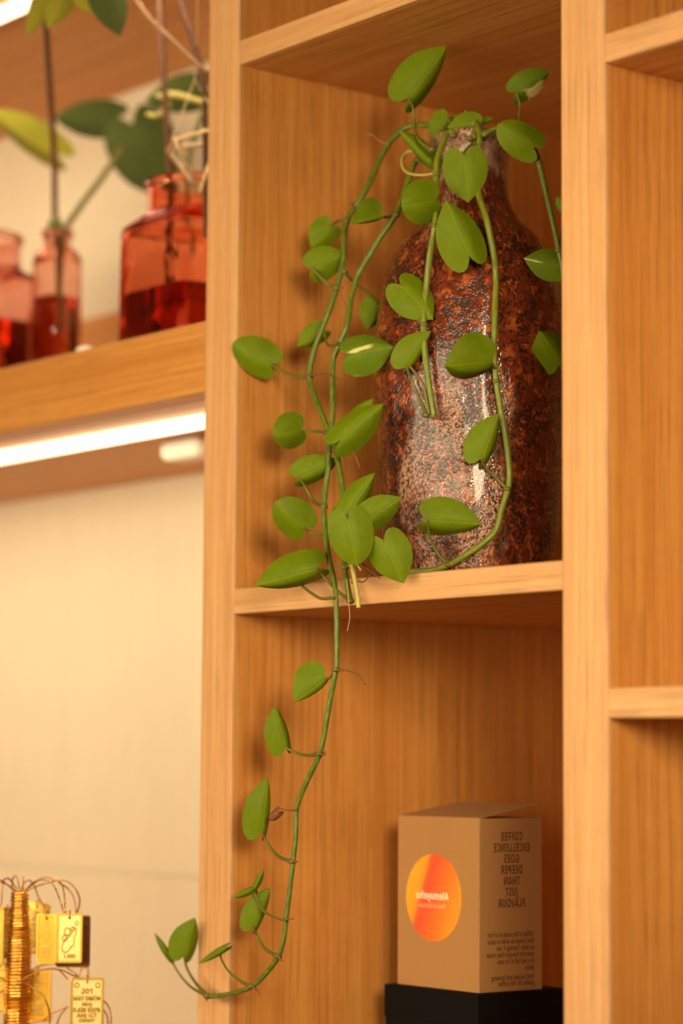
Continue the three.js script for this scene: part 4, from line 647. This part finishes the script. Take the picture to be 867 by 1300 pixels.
{
  // faceted glass drop in a pale wire frame
  const [c] = [D.poly], o = thing('glass_polyhedron', 'faceted clear glass ornament with pale wire edges above the coral jar', 'ornament', c);
  const P = [[0, 0.016, 0], [-0.030, 0.014, 0.006], [0.012, 0.012, 0.028], [0.045, 0.020, 0.004], [0.004, 0.022, -0.026], [0.012, -0.030, 0.002]];
  const E = [[1, 2], [2, 3], [3, 4], [4, 1], [1, 5], [2, 5], [3, 5], [4, 5]], F = [[1, 2, 5], [2, 3, 5], [3, 4, 5], [4, 1, 5]];
  const wire = new THREE.MeshStandardMaterial({ color: new THREE.Color().setRGB(0.75, 0.55, 0.3), metalness: 0.8, roughness: 0.3 });
  for (const [i, j] of E) mesh('wire_edge', sweep([P[i], P[j]], 0.0019, 3, 8), wire, o);
  const pane = new THREE.MeshPhysicalMaterial({ color: 0xffffff, transmission: 1, thickness: 0, roughness: 0.04, side: THREE.DoubleSide });
  for (const f of F) { const g = new THREE.BufferGeometry(); g.setAttribute('position', new THREE.Float32BufferAttribute(f.flatMap((k) => P[k]), 3)); g.computeVertexNormals(); mesh('glass_pane', g, pane, o); }
  const st = thing('ornament_hook', 'thin pale wire carrying the faceted glass ornament', 'wire');
  mesh('wire', sweep([[c[0], c[1] + 0.07, c[2]], [c[0] + 0.002, c[1] + 0.1, c[2]], [c[0] + 0.001, 2.056, c[2]]], 0.0007, 6, 6), wire, st);
  for (const k of [1, 3]) mesh('wire', sweep([V(P[k]).add(V(c)).toArray(), [c[0], c[1] + 0.07, c[2]]], 0.0006, 3, 6), wire, st);
}

// ------------------------------------------------------------------ gold wire tree with hanging tags
const gold = new THREE.MeshStandardMaterial({ color: new THREE.Color().setRGB(0.86, 0.50, 0.10), metalness: 1, roughness: 0.30 });
const goldWire = new THREE.MeshStandardMaterial({ color: new THREE.Color().setRGB(0.62, 0.31, 0.08), metalness: 1, roughness: 0.38 });
{
  const t = thing('wire_tree', 'small gold wire tree with a wrapped trunk and drooping wire branches', 'ornament', [0, 0, 0]);
  const T = D.tree.trunk.map((p) => p.slice()), base = T[T.length - 1].slice(); base[1] = 1.032; T.push([base[0], 1.09, base[2]], base);
  const tr = (u) => 0.0062 + 0.0026 * smooth(0, 0.25, u) + 0.0012 * u;
  mesh('trunk_core', sweep(T, (u) => tr(u) - 0.0006, 8, 20), gold, t);
  // wrapped wire: a helix over the trunk
  const cv = new THREE.CatmullRomCurve3(T.map((p) => V(p))), turns = 88, hp = [];
  for (let i = 0; i <= turns * 10; i++) {
    const u = i / (turns * 10), c = cv.getPointAt(u), a = i / 10 * Math.PI * 2, r = tr(u) + 0.0002 * Math.sin(i * 1.7);
    hp.push([c.x + Math.cos(a) * r, c.y, c.z + Math.sin(a) * r]);
  }
  mesh('wrapped_wire', sweep(hp, 0.00105, 1, 6), gold, t);
  for (const w of D.tree.wires) {
    // two strands twisted together
    const c = new THREE.CatmullRomCurve3(w.map((p) => V(p)), false, 'centripetal'), n = Math.max(12, Math.round(c.getLength() / 0.0011)), fr = c.computeFrenetFrames(n, false), parts = [];
    for (const s of [0, Math.PI]) {
      const q = [];
      for (let i = 0; i <= n; i++) { const p = c.getPointAt(i / n), a = i * 1.05 + s; q.push(p.addScaledVector(fr.normals[i], Math.cos(a) * 0.00036).addScaledVector(fr.binormals[i], Math.sin(a) * 0.00036).toArray()); }
      parts.push(sweep(q, 0.00038, 1, 5));
    }
    mesh('twisted_branch', join(parts), goldWire, t);
  }
  const bg = new THREE.LatheGeometry([[0, 0], [0.045, 0], [0.046, 0.004], [0.03, 0.012], [0.012, 0.02], [0.0, 0.021]].map((p) => new THREE.Vector2(...p)), 40); bg.translate(base[0], 1.03, base[2]);
  mesh('base', bg, gold, t);
}
function tagTex(rows, corner) {
  const c = document.createElement('canvas'); c.width = 192; c.height = 300; const x = c.getContext('2d');
  x.fillStyle = '#808080'; x.fillRect(0, 0, 192, 300);
  x.fillStyle = '#fff'; x.textAlign = 'center';
  rows.forEach(([s, y, size]) => { x.font = `bold ${size}px sans-serif`; x.fillText(s, 96, y, 160); });
  if (corner) { x.strokeStyle = '#fff'; x.lineWidth = 6; for (const q of [34, 158]) { x.beginPath(); x.arc(q, 42, 13, 0, 7); x.stroke(); } }
  return c;
}
const TAGT = {
  text: tagTex([['201', 92, 44], ['MAY OMÖN', 132, 36], ['ABAJ', 164, 28], ['0.630 BAPR', 200, 36], ['AMJ ICT', 230, 32], ['CWAOT', 258, 26]], true),
  warm: tagTex([['OZO', 70, 30], ['JNF', 100, 34], ['AJAC MAJ', 140, 32], ['LOV', 170, 26], ['YAAA JEZ', 204, 34], ['MOJJV', 236, 28], ['EODMI', 264, 30]], true),
};
{
  const c = document.createElement('canvas'); c.width = 192; c.height = 300; const x = c.getContext('2d');
  x.fillStyle = '#808080'; x.fillRect(0, 0, 192, 300); x.strokeStyle = '#fff'; x.lineWidth = 6;
  x.beginPath(); x.moveTo(40, 210); x.bezierCurveTo(60, 120, 90, 170, 110, 120); x.bezierCurveTo(130, 60, 160, 90, 140, 130); x.bezierCurveTo(120, 160, 150, 190, 110, 200); x.bezierCurveTo(90, 240, 50, 250, 40, 210); x.stroke();
  for (const [a, b, r] of [[80, 110, 22], [60, 150, 18], [150, 60, 12], [120, 95, 14]]) { x.beginPath(); x.arc(a, b, r, 0, 7); x.stroke(); }
  x.fillStyle = '#fff'; x.font = 'bold 30px sans-serif'; x.textAlign = 'center'; x.fillText('1.0002', 100, 270);
  TAGT.scene = c;
}
TAGT.bright = TAGT.warm; TAGT.dark = TAGT.warm;
const tagLabels = ['gold tag with lettering hanging beside the wire tree trunk, overlapping a brighter tag', 'bright gold tag with an embossed picture hanging from the top wires', 'gold tag hanging behind the picture tag, its shade painted dark', 'small tilted gold tag behind the wire tree trunk', 'deep gold lettered tag hanging low beside the trunk', 'bright gold tag with corner rings and lettering on the lowest branch', 'gold tag cut by the picture edge, on the far side of the trunk', 'narrow gold tag seen nearly edge on behind the trunk', 'low pale gold tag on the far side of the trunk'];
const tagColors = { warm: [[0.60, 0.32, 0.03], [0.98, 0.72, 0.22]], scene: [[0.86, 0.64, 0.24], [0.52, 0.30, 0.05]], text: [[0.86, 0.64, 0.26], [0.50, 0.28, 0.04]], bright: [[0.80, 0.54, 0.12], [0.98, 0.75, 0.28]], dark: [[0.12, 0.042, 0.016], [0.22, 0.09, 0.03]] };  // dark: shade on the rear gold tag painted into its colour
D.tree.tags.forEach(([c, w, h, yaw, roll, kind], i) => {
  const g = thing('gold_tag', tagLabels[i], 'tag', c, 'gold tags on the wire tree');
  g.rotation.set(0, Math.PI / 2 - YAW + THREE.MathUtils.degToRad(yaw), THREE.MathUtils.degToRad(-roll), 'YXZ');
  const src = TAGT[kind], tx = new THREE.CanvasTexture(src);
  // letters and ground: one drawing gives relief; their sheen is painted as two golds
  const [ground, letter] = tagColors[kind].map((c) => `rgb(${toS(c).map((q) => Math.round(clamp(q) * 255)).join(',')})`);
  const cc = document.createElement('canvas'); cc.width = src.width; cc.height = src.height; const cx = cc.getContext('2d'), sd = src.getContext('2d').getImageData(0, 0, src.width, src.height);
  cx.fillStyle = ground; cx.fillRect(0, 0, cc.width, cc.height);
  const od = cx.getImageData(0, 0, cc.width, cc.height), L = toS(tagColors[kind][1]).map((q) => clamp(q) * 255);
  for (let q = 0; q < sd.data.length; q += 4) { const k = clamp((sd.data[q] - 128) / 127); for (let n = 0; n < 3; n++) od.data[q + n] += (L[n] - od.data[q + n]) * k; }
  cx.putImageData(od, 0, 0);
  const cm = new THREE.CanvasTexture(cc); cm.colorSpace = THREE.SRGBColorSpace;
  const mat = new THREE.MeshStandardMaterial({ map: cm, metalness: 1, roughness: 0.36, bumpMap: tx, bumpScale: 0.0012 });
  const rim = new THREE.MeshStandardMaterial({ color: new THREE.Color().setRGB(...(kind === 'dark' ? [0.2, 0.08, 0.03] : [0.80, 0.50, 0.09])), metalness: 1, roughness: 0.28 });  // rim of the rear tag carries the painted shade too
  const shape = (W, H, r) => { const s = new THREE.Shape(), a = W / 2, b = H / 2; s.moveTo(-a + r, -b); s.lineTo(a - r, -b); s.quadraticCurveTo(a, -b, a, -b + r); s.lineTo(a, b - r); s.quadraticCurveTo(a, b, a - r, b); s.lineTo(-a + r, b); s.quadraticCurveTo(-a, b, -a, b - r); s.lineTo(-a, -b + r); s.quadraticCurveTo(-a, -b, -a + r, -b); return s; };
  const plate = shape(w, h, 0.0018);
  const hole = new THREE.Path(); hole.absarc(0, h / 2 - 0.0034, 0.0011, 0, Math.PI * 2, true); plate.holes.push(hole);
  const pg = new THREE.ExtrudeGeometry(plate, { depth: 0.0009, bevelEnabled: false, curveSegments: 12 });
  { const p = pg.attributes.position, uv = pg.attributes.uv; for (let k = 0; k < p.count; k++) uv.setXY(k, p.getX(k) / w + 0.5, p.getY(k) / h + 0.5); }
  pg.translate(0, 0, -0.00045);
  mesh('plate', pg, mat, g);
  const fr = shape(w, h, 0.0018); fr.holes.push(new THREE.Path(shape(w - 0.0026, h - 0.0026, 0.0012).getPoints(6).reverse()));
  mesh('raised_border', new THREE.ExtrudeGeometry(fr, { depth: 0.0014, bevelEnabled: true, bevelSize: 0.0003, bevelThickness: 0.0003, bevelSegments: 2, curveSegments: 6 }).translate(0, 0, -0.0007), rim, g);
  const ry = h / 2 - 0.0034;
  const loop = []; for (let k = 0; k <= 24; k++) { const a = k / 24 * Math.PI * 2; loop.push([Math.sin(a * 2) * 0.0002, ry + 0.0026 - Math.cos(a) * 0.0031, Math.sin(a) * 0.0022]); }
  mesh('hanging_loop', sweep(loop, 0.0004, 1, 6), goldWire, g);
});

shade(scene);
renderer.render(scene, camera);
